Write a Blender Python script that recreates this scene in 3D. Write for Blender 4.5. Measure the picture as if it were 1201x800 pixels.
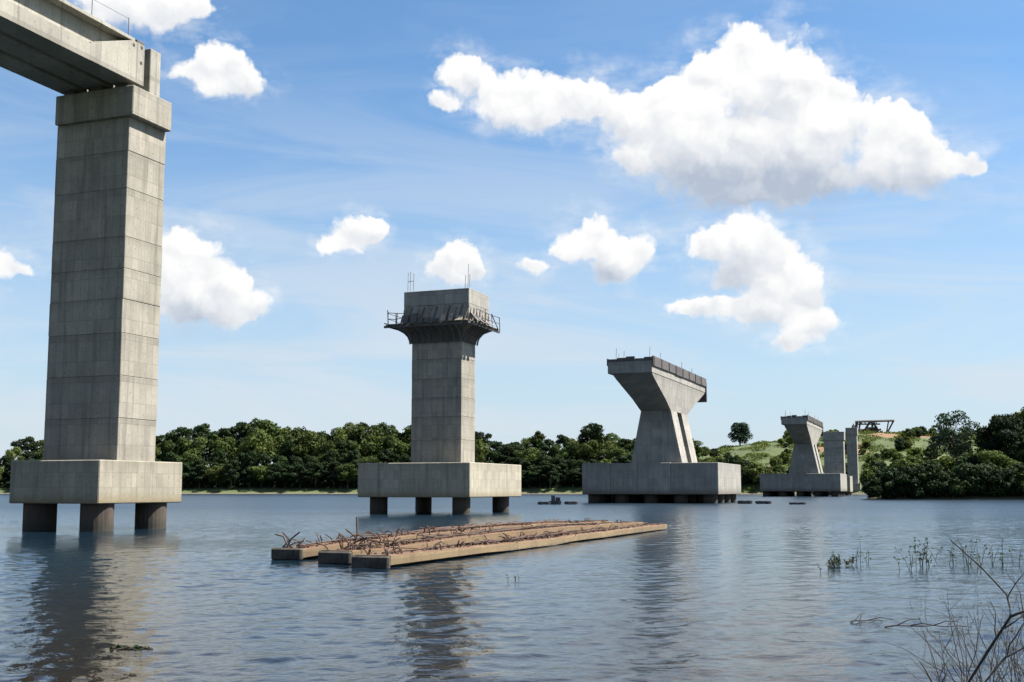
import bpy, bmesh, math, random
import numpy as np
from mathutils import Vector

R = math.radians
for o in list(bpy.data.objects):
    bpy.data.objects.remove(o)
scene = bpy.context.scene
col = scene.collection
random.seed(7)

# ------------------------------------------------------------------ camera
EYE = 2.35
cam_d = bpy.data.cameras.new('camera')
cam_d.sensor_width = 36.0
cam_d.lens = 36.0 * 1350.0 / 1201.0
cam_d.shift_y = 29.55 / 1201.0
cam_d.clip_start = 0.1
cam_d.clip_end = 60000
cam = bpy.data.objects.new('camera', cam_d)
col.objects.link(cam)
cam.location = (0, 0, EYE)
cam.rotation_euler = (R(90 + 6.107), 0, 0)
scene.camera = cam

# ------------------------------------------------------------------ sun, exposure
SUN_AZ, SUN_EL = R(86.0), R(55.0)          # azimuth clockwise from +Y
sun_dir = Vector((math.sin(SUN_AZ) * math.cos(SUN_EL), math.cos(SUN_AZ) * math.cos(SUN_EL), math.sin(SUN_EL)))
sd_ = bpy.data.lights.new('sun', 'SUN')
sd_.energy = 5.0
sd_.angle = R(0.53)
sd_.color = (1.0, 0.95, 0.87)
sun = bpy.data.objects.new('sun', sd_)
col.objects.link(sun)
sun.rotation_euler = sun_dir.to_track_quat('Z', 'Y').to_euler()
sun.location = (60, 0, 120)
vs = scene.view_settings
vs.view_transform = 'Standard'
vs.look = 'None'
vs.gamma = 1.0
vs.exposure = 1.78
vs.use_curve_mapping = False
scene.cycles.max_bounces = 4
scene.cycles.diffuse_bounces = 2
scene.cycles.glossy_bounces = 2
scene.cycles.transparent_max_bounces = 6
scene.cycles.use_denoising = True
scene.cycles.use_adaptive_sampling = True
scene.cycles.adaptive_threshold = 0.025

# ------------------------------------------------------------------ world: sky with cumulus
class NT:
    """small helper around a node tree"""
    def __init__(s, tree):
        s.t = tree
        s.n = tree.nodes
        s.l = tree.links
    def node(s, kind, **kw):
        nd = s.n.new(kind)
        for k, v in kw.items():
            setattr(nd, k, v)
        return nd
    def put(s, sock, v):
        if v is None:
            return
        if isinstance(v, bpy.types.NodeSocket):
            s.l.new(v, sock)
        else:
            sock.default_value = v
    def math(s, op, a, b=None, c=None, clamp=False):
        nd = s.node('ShaderNodeMath', operation=op, use_clamp=clamp)
        for i, v in enumerate((a, b, c)):
            s.put(nd.inputs[i], v)
        return nd.outputs[0]
    def vec(s, op, a, b=None, c=None):
        nd = s.node('ShaderNodeVectorMath', operation=op)
        for i, v in enumerate((a, b, c)):
            s.put(nd.inputs[i], v)
        return nd.outputs['Value'] if op in ('LENGTH', 'DOT_PRODUCT', 'DISTANCE') else nd.outputs[0]
    def comb(s, x, y, z):
        nd = s.node('ShaderNodeCombineXYZ')
        for i, v in enumerate((x, y, z)):
            s.put(nd.inputs[i], v)
        return nd.outputs[0]
    def sep(s, v):
        nd = s.node('ShaderNodeSeparateXYZ')
        s.put(nd.inputs[0], v)
        return nd.outputs
    def rng(s, v, a, b, c=0.0, d=1.0, smooth=False):
        nd = s.node('ShaderNodeMapRange', interpolation_type='SMOOTHSTEP' if smooth else 'LINEAR')
        nd.clamp = True
        for i, x in enumerate((v, a, b, c, d)):
            s.put(nd.inputs[i], x)
        return nd.outputs[0]
    def noise(s, v, scale, detail=4.0, rough=0.55, dims='3D', dist=0.0, out=0):
        nd = s.node('ShaderNodeTexNoise', noise_dimensions=dims)
        s.put(nd.inputs['Vector'], v)
        nd.inputs['Scale'].default_value = scale
        nd.inputs['Detail'].default_value = detail
        nd.inputs['Roughness'].default_value = rough
        nd.inputs['Distortion'].default_value = dist
        return nd.outputs[out]
    def voro(s, v, scale, detail=3.0, rough=0.5, feat='F1', dims='3D'):
        nd = s.node('ShaderNodeTexVoronoi', voronoi_dimensions=dims, feature=feat)
        s.put(nd.inputs['Vector'], v)
        nd.inputs['Scale'].default_value = scale
        if 'Detail' in nd.inputs:
            nd.inputs['Detail'].default_value = detail
            nd.inputs['Roughness'].default_value = rough
        return nd.outputs['Distance']
    def mix(s, fac, a, b, blend='MIX'):
        nd = s.node('ShaderNodeMix', data_type='RGBA', blend_type=blend)
        s.put(nd.inputs[0], fac)
        for sock, v in ((nd.inputs[6], a), (nd.inputs[7], b)):
            if isinstance(v, bpy.types.NodeSocket):
                s.l.new(v, sock)
            else:
                sock.default_value = (v[0], v[1], v[2], 1.0)
        return nd.outputs[2]

# every cumulus is a heap of puffs: (azimuth, elevation, half width, half height) in degrees, own tone
PUFFS = [(-2.43, 20.21, 1.27, 1.19, 0.88), (-3.52, 18.99, 0.93, 0.51, 0.88), (-0.46, 19.1, 1.61, 1.44, 0.88), (1.73, 19.22, 1.48, 1.27, 0.88), (3.91, 18.78, 1.91, 1.36, 0.88), (6.29, 18.11, 2.12, 1.7, 0.88), (8.64, 17.62, 2.54, 2.33, 0.88), (9.97, 20.14, 1.48, 1.06, 0.88), (12.49, 19.59, 2.76, 2.33, 0.88), (14.35, 19.25, 1.7, 1.6, 0.88), (12.82, 16.19, 5.09, 2.12, 0.55), (15.72, 17.18, 2.2, 2.0, 0.88), (18.88, 16.13, 1.91, 1.91, 0.88), (19.22, 14.92, 2.54, 1.19, 0.5), (21.71, 14.88, 1.19, 0.64, 0.88), (10.72, 15.29, 3.82, 1.48, 0.22), (6.69, 16.07, 1.7, 0.93, 0.7), (12.78, 14.37, 3.39, 0.93, 0.15), (-15.78, 10.96, 1.91, 1.48, 0.88), (-16.13, 9.32, 2.33, 1.48, 0.75), (-14.12, 9.4, 1.61, 1.19, 0.88), (-13.1, 8.95, 0.93, 0.76, 0.88), (-15.31, 8.54, 2.54, 0.64, 0.35), (-19.15, 22.39, 2.97, 1.27, 0.88), (-17.55, 22.21, 1.7, 1.06, 0.88), (-15.73, 22.59, 0.76, 0.59, 0.88), (-14.71, 20.2, 1.27, 1.06, 0.88), (-15.64, 19.73, 1.36, 0.59, 0.88), (-13.57, 19.39, 1.27, 0.93, 0.88), (-14.8, 19.22, 1.27, 0.76, 0.88), (-7.76, 12.73, 1.27, 0.85, 0.88), (-8.59, 12.0, 1.19, 0.55, 0.88), (-6.91, 12.84, 0.59, 0.64, 0.88), (-2.69, 11.37, 1.27, 1.02, 0.88), (-3.46, 10.81, 1.06, 0.59, 0.88), (-1.96, 10.82, 0.85, 0.68, 0.8), (0.97, 11.08, 0.95, 0.5, 0.88), (4.07, 12.19, 1.7, 1.27, 0.88), (5.78, 11.53, 1.48, 1.19, 0.88), (3.0, 11.87, 1.06, 0.68, 0.88), (4.92, 10.71, 1.27, 0.64, 0.35), (11.28, 12.2, 1.91, 1.27, 0.88), (9.81, 11.84, 1.36, 0.93, 0.88), (12.5, 11.32, 1.7, 1.36, 0.7), (13.49, 10.05, 1.91, 1.19, 0.88), (14.49, 9.39, 1.19, 0.85, 0.88), (12.64, 8.63, 2.54, 0.93, 0.7), (14.65, 7.95, 1.48, 0.93, 0.88), (10.38, 8.91, 1.91, 0.51, 0.7), (14.02, 7.06, 1.48, 0.51, 0.75), (-24.13, 10.41, 0.93, 0.85, 0.88), (-23.65, 9.98, 0.85, 0.38, 0.88), (20.2, 15.6, 1.3, 0.7, 0.9), (8.0, 19.3, 1.3, 0.8, 0.88), (1.0, 18.2, 1.6, 0.8, 0.8), (15.5, 14.9, 2.0, 0.8, 0.3), (10.9, 10.3, 1.5, 0.9, 0.35), (8.8, 9.0, 1.0, 0.35, 0.9), (22.4, 14.6, 0.6, 0.35, 0.9), (-17.2, 11.2, 1.0, 0.9, 0.88), (-13.6, 8.7, 1.3, 0.5, 0.7), (12.2, 21.2, 1.3, 1.0, 0.88), (15.9, 18.6, 1.0, 0.8, 0.88), (19.0, 16.9, 1.1, 1.0, 0.88)]
CLOUD = 0.30
SKY = 0.05
def build_world():
    w = bpy.data.worlds.new('World')
    scene.world = w
    w.use_nodes = True
    w.cycles.sampling_method = 'MANUAL'
    w.cycles.sample_map_resolution = 512
    # --- world
    t = NT(w.node_tree)
    t.n.clear()
    sky = t.node('ShaderNodeTexSky', sky_type='NISHITA')
    sky.sun_disc = False
    sky.sun_elevation = SUN_EL
    sky.sun_rotation = SUN_AZ
    sky.altitude = 200
    sky.air_density = 1.0
    sky.dust_density = 1.0
    sky.ozone_density = 1.6
    tc = t.node('ShaderNodeTexCoord')
    x, y, z = t.sep(t.vec('NORMALIZE', tc.outputs['Generated']))
    az = t.math('MULTIPLY', t.math('ARCTAN2', x, y), 180 / math.pi)
    el = t.math('MULTIPLY', t.math('ARCSINE', z), 180 / math.pi)
    P = t.comb(az, el, 0.0)
    # soft warp, then each puff adds a rounded lump; the lumps melt together into heaps
    w1 = t.noise(P, 0.45, 4.0, 0.6, '2D', out=1)
    pw = t.vec('MULTIPLY_ADD', t.vec('SUBTRACT', w1, (0.5, 0.5, 0.5)), (1.5, 1.2, 0.0), P)
    A = 2.6
    acc = None
    for (a, e, rx, ry, tone) in PUFFS:
        q = t.vec('MULTIPLY_ADD', pw, (1 / rx, 1 / ry, 0), (-a / rx, -e / ry, 1))
        wgt = t.math('POWER', math.exp(-A), t.vec('DOT_PRODUCT', q, q))
        acc = t.vec('MULTIPLY_ADD', wgt, (tone, e, 1.0), acc if acc is not None else (0, 0, 0))
    st, sy, sz = t.sep(acc)
    szm = t.math('MAXIMUM', sz, 1e-12)
    r2 = t.math('SUBTRACT', t.math('DIVIDE', t.math('LOGARITHM', szm, math.e), -A), 1.0)
    base = t.math('SUBTRACT', 1.06, t.math('SQRT', t.math('MAXIMUM', r2, 0.0)))
    tone = t.math('DIVIDE', st, szm)
    up = t.math('DIVIDE', t.math('SUBTRACT', t.sep(pw)[1], t.math('DIVIDE', sy, szm)), 1.3)
    # scattered cumulus of the same kind all round the rest of the sky
    pl = t.comb(t.math('DIVIDE', x, t.math('ADD', t.math('ABSOLUTE', z), 0.22)), t.math('DIVIDE', y, t.math('ADD', t.math('ABSOLUTE', z), 0.22)), 0.0)
    ofld = t.math('MULTIPLY', t.math('SUBTRACT', t.noise(pl, 1.5, 2.0, 0.5, '2D'), 0.60), 6.0)
    outside = t.math('MAXIMUM', t.rng(t.math('ABSOLUTE', az), 27.0, 33.0), t.rng(el, 25.0, 31.0))
    ofld = t.math('SUBTRACT', ofld, t.math('MULTIPLY', t.math('SUBTRACT', 1.0, outside), 4.0))
    base = t.math('MAXIMUM', base, ofld)
    def smooth_cells(pp, scale, sm):
        nd = t.node('ShaderNodeTexVoronoi', voronoi_dimensions='2D', feature='SMOOTH_F1')
        t.put(nd.inputs['Vector'], pp)
        nd.inputs['Scale'].default_value = scale
        nd.inputs['Smoothness'].default_value = sm
        return nd.outputs['Distance']
    b0 = smooth_cells(pw, 0.55, 0.35)
    b1 = smooth_cells(t.vec('ADD', pw, (0.28, 0.50, 0)), 0.55, 0.35)
    vo = t.voro(pw, 1.6, 1.0, 0.5, 'F1', '2D')
    fb = t.math('SUBTRACT', t.noise(P, 1.5, 4.0, 0.52, '2D'), 0.5)
    f0 = t.math('MULTIPLY_ADD', t.math('SUBTRACT', 0.40, b0), 0.45, base)
    f0 = t.math('MULTIPLY_ADD', t.math('SUBTRACT', 0.42, vo), 0.20, f0)
    f0 = t.math('MULTIPLY_ADD', fb, 0.28, f0)
    # billows end crisply on top, ravel out underneath
    alpha = t.rng(f0, -0.06, t.rng(up, -0.8, 0.6, 0.62, 0.24), smooth=True)
    wisp = t.math('MULTIPLY', t.rng(f0, -0.95, 0.0, smooth=True), t.rng(t.noise(t.vec('MULTIPLY', P, (0.35, 0.8, 0.0)), 1.0, 4.0, 0.6, '2D'), 0.42, 0.75))
    alpha = t.math('MAXIMUM', alpha, t.math('MULTIPLY', wisp, 0.42))
    alpha = t.math('MULTIPLY', alpha, t.rng(el, 1.0, 5.0))
    relief = t.math('MULTIPLY', t.math('SUBTRACT', b1, b0), 0.55)
    lit = t.math('ADD', t.math('ADD', tone, t.math('MULTIPLY', up, 0.44)), relief)
    lit = t.math('MULTIPLY_ADD', t.math('SUBTRACT', 0.42, vo), 0.16, lit)
    thin = t.rng(f0, 0.5, 0.0, 0.0, 0.20)
    lit = t.math('ADD', lit, thin)
    ccol = t.mix(t.rng(lit, 0.0, 1.0), (0.46, 0.53, 0.64), (1.0, 0.995, 0.985))
    cl = t.vec('SCALE', ccol)
    cl.node.inputs['Scale'].default_value = CLOUD
    # thin high veil
    ci = t.noise(t.comb(t.math('MULTIPLY', az, 0.055), t.math('MULTIPLY', t.math('ADD', el, t.math('MULTIPLY', az, 0.05)), 0.30), 0.0), 1.0, 5.0, 0.6, '2D', 0.6)
    veil = t.math('MULTIPLY', t.rng(ci, 0.33, 0.68, smooth=True), t.rng(el, 21.0, 7.0, 0.06, 0.66))
    skyc = t.vec('SCALE', sky.outputs[0])
    skyc.node.inputs['Scale'].default_value = SKY
    skyc = t.vec('MULTIPLY', skyc, (0.66, 0.89, 1.02))
    c = t.mix(t.rng(el, 18.0, 0.0, 0.0, 0.85), skyc, (0.188, 0.215, 0.243))
    c = t.mix(veil, c, (0.206, 0.226, 0.247))
    c = t.mix(alpha, c, cl)
    bg = t.node('ShaderNodeBackground')
    t.l.new(c, bg.inputs[0])
    bg.inputs[1].default_value = 1.0
    out = t.node('ShaderNodeOutputWorld')
    t.l.new(bg.outputs[0], out.inputs[0])
build_world()

# ------------------------------------------------------------------ helpers
def tag(o, label=None, cat=None, group=None, kind=None):
    for k, v in (('label', label), ('category', cat), ('group', group), ('kind', kind)):
        if v:
            o[k] = v
    return o

def empty(name, loc, rz=0.0, scale=1.0):
    o = bpy.data.objects.new(name, None)
    o.empty_display_size = 0.5
    col.objects.link(o)
    o.location = loc
    o.rotation_euler = (0, 0, rz)
    o.scale = (scale,) * 3
    return o

class Geo:
    def __init__(s):
        s.v = []
        s.f = []
    def box(s, x0, x1, y0, y1, z0, z1):
        b = len(s.v)
        s.v += [(x0, y0, z0), (x1, y0, z0), (x1, y1, z0), (x0, y1, z0), (x0, y0, z1), (x1, y0, z1), (x1, y1, z1), (x0, y1, z1)]
        s.f += [(b, b+3, b+2, b+1), (b+4, b+5, b+6, b+7), (b, b+1, b+5, b+4), (b+1, b+2, b+6, b+5), (b+2, b+3, b+7, b+6), (b+3, b, b+4, b+7)]
        return s
    def loft(s, rings, cap=True):
        """rings: lists of equal length, each counter-clockwise seen from above"""
        n = len(rings[0])
        b = len(s.v)
        for r in rings:
            s.v += [tuple(p) for p in r]
        for i in range(len(rings) - 1):
            for k in range(n):
                k2 = (k + 1) % n
                s.f.append((b + i*n + k, b + i*n + k2, b + (i+1)*n + k2, b + (i+1)*n + k))
        if cap:
            s.f.append(tuple(b + k for k in reversed(range(n))))
            e = b + (len(rings) - 1) * n
            s.f.append(tuple(e + k for k in range(n)))
        return s
    def extrude(s, prof, a0, a1, axis='x'):
        """profile points extruded between a0 and a1 along an axis; profile in the two other axes"""
        def P(u, v, a):
            return (a, u, v) if axis == 'x' else ((u, a, v) if axis == 'y' else (u, v, a))
        r0 = [P(u, v, a0) for u, v in prof]
        r1 = [P(u, v, a1) for u, v in prof]
        return s.loft([r0, r1])
    def tube(s, pts, radii, sides=6):
        pts = [Vector(p) for p in pts]
        if not hasattr(radii, '__len__'):
            radii = [radii] * len(pts)
        rings = []
        for i, p in enumerate(pts):
            d = (pts[min(i+1, len(pts)-1)] - pts[max(i-1, 0)])
            if d.length < 1e-9:
                d = Vector((0, 0, 1))
            d.normalize()
            up = Vector((0, 0, 1)) if abs(d.z) < 0.92 else Vector((1, 0, 0))
            a = d.cross(up).normalized()
            b = a.cross(d)
            rings.append([tuple(p + (a * math.cos(2*math.pi*k/sides) - b * math.sin(2*math.pi*k/sides)) * radii[i]) for k in range(sides)])
        return s.loft(rings)
    def build(s, name, mat, parent=None, bevel=0.0, smooth=False, segs=1):
        me = bpy.data.meshes.new(name)
        me.from_pydata(s.v, [], s.f)
        bm = bmesh.new()
        bm.from_mesh(me)
        bmesh.ops.recalc_face_normals(bm, faces=bm.faces)
        if bevel:
            bmesh.ops.bevel(bm, geom=list(bm.edges), offset=bevel, segments=segs, affect='EDGES', profile=0.5)
        bm.to_mesh(me)
        bm.free()
        if smooth:
            me.polygons.foreach_set('use_smooth', [True] * len(me.polygons))
        me.materials.append(mat)
        o = bpy.data.objects.new(name, me)
        col.objects.link(o)
        if parent:
            o.parent = parent
        return o

def obj_from(name, me, parent=None, loc=None, rz=0.0, sc=None):
    o = bpy.data.objects.new(name, me)
    col.objects.link(o)
    if parent:
        o.parent = parent
    if loc is not None:
        o.location = loc
    o.rotation_euler = (0, 0, rz)
    if sc is not None:
        o.scale = sc
    return o

# ------------------------------------------------------------------ materials
def new_mat(name):
    m = bpy.data.materials.new(name)
    m.use_nodes = True
    t = NT(m.node_tree)
    b = m.node_tree.nodes['Principled BSDF']
    return m, t, b

def bump(t, b, h, strength, dist):
    nd = t.node('ShaderNodeBump')
    nd.inputs['Strength'].default_value = strength
    nd.inputs['Distance'].default_value = dist
    t.put(nd.inputs['Height'], h)
    t.l.new(nd.outputs[0], b.inputs['Normal'])

def concrete_mat(name, base, board=0.54, row=1.22, warm=(0.156, 0.117, 0.0741), stain=0.5, tide=None):
    m, t, b = new_mat(name)
    oc = t.node('ShaderNodeTexCoord').outputs['Object']
    x, y, z = t.sep(oc)
    along = t.math('ADD', x, y)
    rnd = t.node('ShaderNodeObjectInfo').outputs['Random']
    # imprint of the form boards: thin lines, one tone per board
    cell = t.math('DIVIDE', along, board)
    fr = t.math('FRACT', cell)
    line = t.math('LESS_THAN', fr, 0.045)
    bid = t.math('FLOOR', cell)
    rowc = t.math('DIVIDE', z, row)
    line2 = t.math('LESS_THAN', t.math('FRACT', rowc), 0.03)
    wn = t.node('ShaderNodeTexWhiteNoise', noise_dimensions='3D')
    t.l.new(t.comb(bid, t.math('FLOOR', rowc), rnd), wn.inputs[0])
    tone = t.rng(wn.outputs[0], 0, 1, 0.86, 1.08)
    big = t.noise(oc, 0.35, 5.0, 0.6)
    fine = t.noise(oc, 5.0, 6.0, 0.7)
    streak = t.noise(t.vec('MULTIPLY', oc, (2.2, 2.2, 0.16)), 1.0, 5.0, 0.62)
    v = t.math('MULTIPLY', t.rng(big, 0.3, 0.7, 0.80, 1.12), t.rng(fine, 0.3, 0.7, 0.88, 1.10))
    v = t.math('MULTIPLY', v, tone)
    v = t.math('MULTIPLY', v, t.rng(rnd, 0, 1, 0.90, 1.06))
    lines = t.math('MAXIMUM', line, line2)
    v = t.math('MULTIPLY', v, t.math('SUBTRACT', 1.0, t.math('MULTIPLY', t.math('MAXIMUM', t.math('MULTIPLY', line, 1.25), line2), 0.24)))
    c = t.vec('SCALE', base)
    t.l.new(v, c.node.inputs['Scale'])
    s1 = t.math('MULTIPLY', t.rng(streak, 0.48, 0.72, smooth=True), stain * 1.25)
    c = t.mix(s1, c, tuple(0.36 * k for k in base))
    # grout leaks and grime hanging from the joints, tie holes
    gz = t.sep(t.node('ShaderNodeTexCoord').outputs['Generated'])[2]
    drip = t.noise(t.vec('MULTIPLY', oc, (4.5, 4.5, 0.25)), 1.0, 3.0, 0.6)
    leak = t.math('MULTIPLY', t.rng(t.math('ADD', gz, t.math('MULTIPLY', drip, 0.55)), 1.02, 1.32), 0.55 * stain + .10)
    c = t.mix(leak, c, tuple(0.36 * k for k in base))
    hx = t.math('ABSOLUTE', t.math('SUBTRACT', t.math('FRACT', t.math('DIVIDE', along, 1.24)), 0.5))
    hz = t.math('ABSOLUTE', t.math('SUBTRACT', t.math('FRACT', t.math('DIVIDE', z, 1.22)), 0.5))
    hole = t.math('LESS_THAN', t.math('ADD', t.math('POWER', hx, 2.0), t.math('POWER', hz, 2.0)), 0.0016)
    c = t.mix(t.math('MULTIPLY', hole, 0.55), c, tuple(0.3 * k for k in base))
    rust = t.math('MULTIPLY', t.rng(t.noise(t.vec('MULTIPLY', oc, (1.1, 1.1, 0.3)), 0.9, 4.0, 0.6), 0.60, 0.78, smooth=True), 0.42)
    c = t.mix(t.math('MULTIPLY', rust, 1.0 + stain), c, warm)
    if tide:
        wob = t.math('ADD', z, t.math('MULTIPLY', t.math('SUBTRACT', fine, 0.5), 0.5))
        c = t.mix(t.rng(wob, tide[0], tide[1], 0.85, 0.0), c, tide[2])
    t.l.new(c, b.inputs['Base Color'])
    b.inputs['Roughness'].default_value = 0.88
    hgt = t.math('SUBTRACT', t.math('MULTIPLY', fine, 0.5), lines)
    bump(t, b, hgt, 0.35, 0.02)
    return m

def plain_mat(name, base, rough=0.8, var=0.25, scale=4.0, second=None, metal=0.0, bmp=0.2):
    m, t, b = new_mat(name)
    oc = t.node('ShaderNodeTexCoord').outputs['Object']
    n1 = t.noise(oc, scale, 5.0, 0.65)
    rnd = t.node('ShaderNodeObjectInfo').outputs['Random']
    if second is None:
        second = tuple(k * (1 - var) * 0.7 for k in base)
    c = t.mix(t.rng(n1, 0.38, 0.66, smooth=True), base, second)
    cc = t.vec('SCALE', c)
    t.l.new(t.rng(rnd, 0, 1, 1 - var * .5, 1 + var * .5), cc.node.inputs['Scale'])
    t.l.new(cc, b.inputs['Base Color'])
    b.inputs['Roughness'].default_value = rough
    b.inputs['Metallic'].default_value = metal
    bump(t, b, n1, bmp, 0.02)
    return m

def leaf_mat(name, c1, c2, c3, trans=0.25):
    m, t, b = new_mat(name)
    at = t.node('ShaderNodeAttribute', attribute_name='tint')
    rnd = t.node('ShaderNodeObjectInfo').outputs['Random']
    c = t.mix(at.outputs['Fac'], c1, c2)
    c = t.mix(t.math('MULTIPLY', rnd, 0.75), c, c3)
    hv = t.vec('SCALE', c)
    t.l.new(t.rng(t.math('FRACT', t.math('MULTIPLY', rnd, 7.31)), 0, 1, 0.68, 1.38), hv.node.inputs['Scale'])
    c = hv
    t.l.new(c, b.inputs['Base Color'])
    b.inputs['Roughness'].default_value = 0.8
    b.inputs['Specular IOR Level'].default_value = 0.12
    tr = t.node('ShaderNodeBsdfTranslucent')
    t.l.new(t.mix(1.0, c, (1.1, 1.25, 0.5), 'MULTIPLY'), tr.inputs[0])
    mx = t.node('ShaderNodeMixShader')
    mx.inputs[0].default_value = trans
    t.l.new(b.outputs[0], mx.inputs[1])
    t.l.new(tr.outputs[0], mx.inputs[2])
    t.l.new(mx.outputs[0], t.n['Material Output'].inputs[0])
    return m

CONC = (0.222, 0.204, 0.168)
M = {}
M['concrete'] = concrete_mat('cast_concrete', CONC)
M['cap'] = concrete_mat('pile_cap_concrete', (0.2437, 0.2209, 0.1712), 0.55, 0.82, (0.1872, 0.1404, 0.078), 0.42, (1.55, 2.25, (0.13, 0.10, 0.05)))
M['grey'] = concrete_mat('grey_concrete', (0.216, 0.2054, 0.1841), 0.9, 1.4, (0.1482, 0.1287, 0.1014), 0.35, (1.5, 2.7, (0.075, 0.062, 0.045)))
M['girder'] = concrete_mat('girder_concrete', (0.239, 0.2254, 0.1901), 3.1, 9.0, (0.156, 0.1326, 0.0897), 0.35)
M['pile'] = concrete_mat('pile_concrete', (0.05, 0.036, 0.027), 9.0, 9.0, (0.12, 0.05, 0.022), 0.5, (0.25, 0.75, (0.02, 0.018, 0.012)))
M['dark_hole'] = plain_mat('pocket_dark', (0.03, 0.03, 0.03), 0.9)
M['steel'] = plain_mat('dark_steel', (0.05, 0.052, 0.058), 0.6, 0.3, 3.0, (0.075, 0.05, 0.04))
M['form'] = plain_mat('form_plywood', (0.042, 0.040, 0.044), 0.7, 0.4, 1.5, (0.07, 0.058, 0.048))
M['timber'] = plain_mat('timber', (0.26, 0.22, 0.17), 0.85, 0.35, 5.0)
M['rail'] = plain_mat('grey_rail', (0.24, 0.25, 0.27), 0.6, 0.3, 4.0)
M['rust'] = plain_mat('rusty_bar', (0.070, 0.032, 0.014), 0.9, 0.5, 6.0, (0.034, 0.019, 0.012))
M['rust_dark'] = plain_mat('dark_rusty_bar', (0.055, 0.03, 0.022), 0.9, 0.5, 6.0, (0.03, 0.02, 0.017))
M['fallen'] = concrete_mat('fallen_concrete', (0.185, 0.130, 0.066), 1.9, 9.0, (0.30, 0.13, 0.05), 0.5, (0.02, 0.12, (0.05, 0.042, 0.03)))
M['fallen_rusty'] = concrete_mat('rusty_fallen_concrete', (0.135, 0.088, 0.042), 1.9, 9.0, (0.30, 0.13, 0.05), 0.5, (0.02, 0.12, (0.05, 0.042, 0.03)))
def rusty_top(m):
    t = NT(m.node_tree)
    b = m.node_tree.nodes['Principled BSDF']
    old = b.inputs['Base Color'].links[0].from_socket
    nz = t.sep(t.node('ShaderNodeNewGeometry').outputs['Normal'])[2]
    oc = t.node('ShaderNodeTexCoord').outputs['Object']
    k = t.math('MULTIPLY', t.rng(nz, 0.5, 0.8), t.rng(t.noise(oc, 1.3, 5.0, 0.65), 0.30, 0.48))
    t.l.new(t.mix(k, old, (0.075, 0.036, 0.016)), b.inputs['Base Color'])
rusty_top(M['fallen'])
rusty_top(M['fallen_rusty'])
M['fallen_top'] = plain_mat('rusty_concrete_top', (0.060, 0.029, 0.013), 0.95, 0.4, 1.6, (0.028, 0.017, 0.011))
M['end_shade'] = plain_mat('end_shade_concrete', (0.05, 0.042, 0.034), 0.9, 0.4, 3.0)  # dark tone: shade of the girder end faces put into the colour
M['float'] = plain_mat('dark_float', (0.03, 0.032, 0.038), 0.6, 0.4, 2.0)
M['drum'] = plain_mat('blue_grey_drum', (0.05, 0.07, 0.11), 0.5, 0.3, 2.0)
M['bark'] = plain_mat('bark', (0.11, 0.085, 0.06), 0.95, 0.4, 6.0)
M['pale_bark'] = plain_mat('pale_bark', (0.28, 0.25, 0.20), 0.95, 0.4, 6.0)
M['twig'] = plain_mat('dead_twig', (0.030, 0.023, 0.021), 0.9, 0.4, 20.0)
M['leaf'] = leaf_mat('forest_leaf', (0.016, 0.034, 0.010), (0.050, 0.072, 0.019), (0.060, 0.070, 0.018), 0.2)
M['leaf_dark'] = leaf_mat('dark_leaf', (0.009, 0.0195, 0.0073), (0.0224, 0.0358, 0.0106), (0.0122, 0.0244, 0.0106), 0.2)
M['leaf_blue'] = leaf_mat('blue_leaf', (0.0138, 0.0275, 0.0184), (0.0229, 0.039, 0.0229), (0.0161, 0.0321, 0.0229), 0.2)
M['leaf_yellow'] = leaf_mat('yellow_leaf', (0.055, 0.085, 0.016), (0.115, 0.135, 0.026), (0.080, 0.100, 0.024))
M['reed'] = leaf_mat('reed_leaf', (0.035, 0.042, 0.028), (0.07, 0.075, 0.05), (0.05, 0.055, 0.045), 0.2)
M['stalk'] = plain_mat('pale_stalk', (0.07, 0.066, 0.055), 0.9, 0.4, 20.0)

# ------------------------------------------------------------------ terrain and water
SHORE = [(-1000, -60), (-300, 2), (-60, 7), (-12, 6), (0, 5.5), (3, 8.0), (6, 11), (12, 14), (30, 25), (80, 55), (230, 110), (300, 190), (220, 238),
         (150, 256), (110, 263), (86, 268), (84, 276), (100, 325), (128, 400), (152, 480), (172, 545), (176, 566), (160, 578), (130, 584), (100, 588),
         (40, 602), (-60, 628), (-200, 640), (-500, 640), (-900, 560), (-1100, 300)]
SH = np.array(SHORE, float)

def shore_dist(x, y):
    """signed distance to the shoreline, positive on land"""
    x = np.asarray(x, float)
    y = np.asarray(y, float)
    best = np.full(x.shape, 1e18)
    inside = np.zeros(x.shape, bool)
    n = len(SH)
    for i in range(n):
        ax, ay = SH[i]
        bx, by = SH[(i + 1) % n]
        dx, dy = bx - ax, by - ay
        tt = np.clip(((x - ax) * dx + (y - ay) * dy) / (dx * dx + dy * dy), 0, 1)
        best = np.minimum(best, (x - ax - tt * dx) ** 2 + (y - ay - tt * dy) ** 2)
        cr = (ay > y) != (by > y)
        with np.errstate(divide='ignore', invalid='ignore'):
            xi = ax + (y - ay) * dx / (dy if dy else 1e-12)
        inside ^= cr & (x < xi)
    d = np.sqrt(best)
    return np.where(inside, -d, d)

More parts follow.
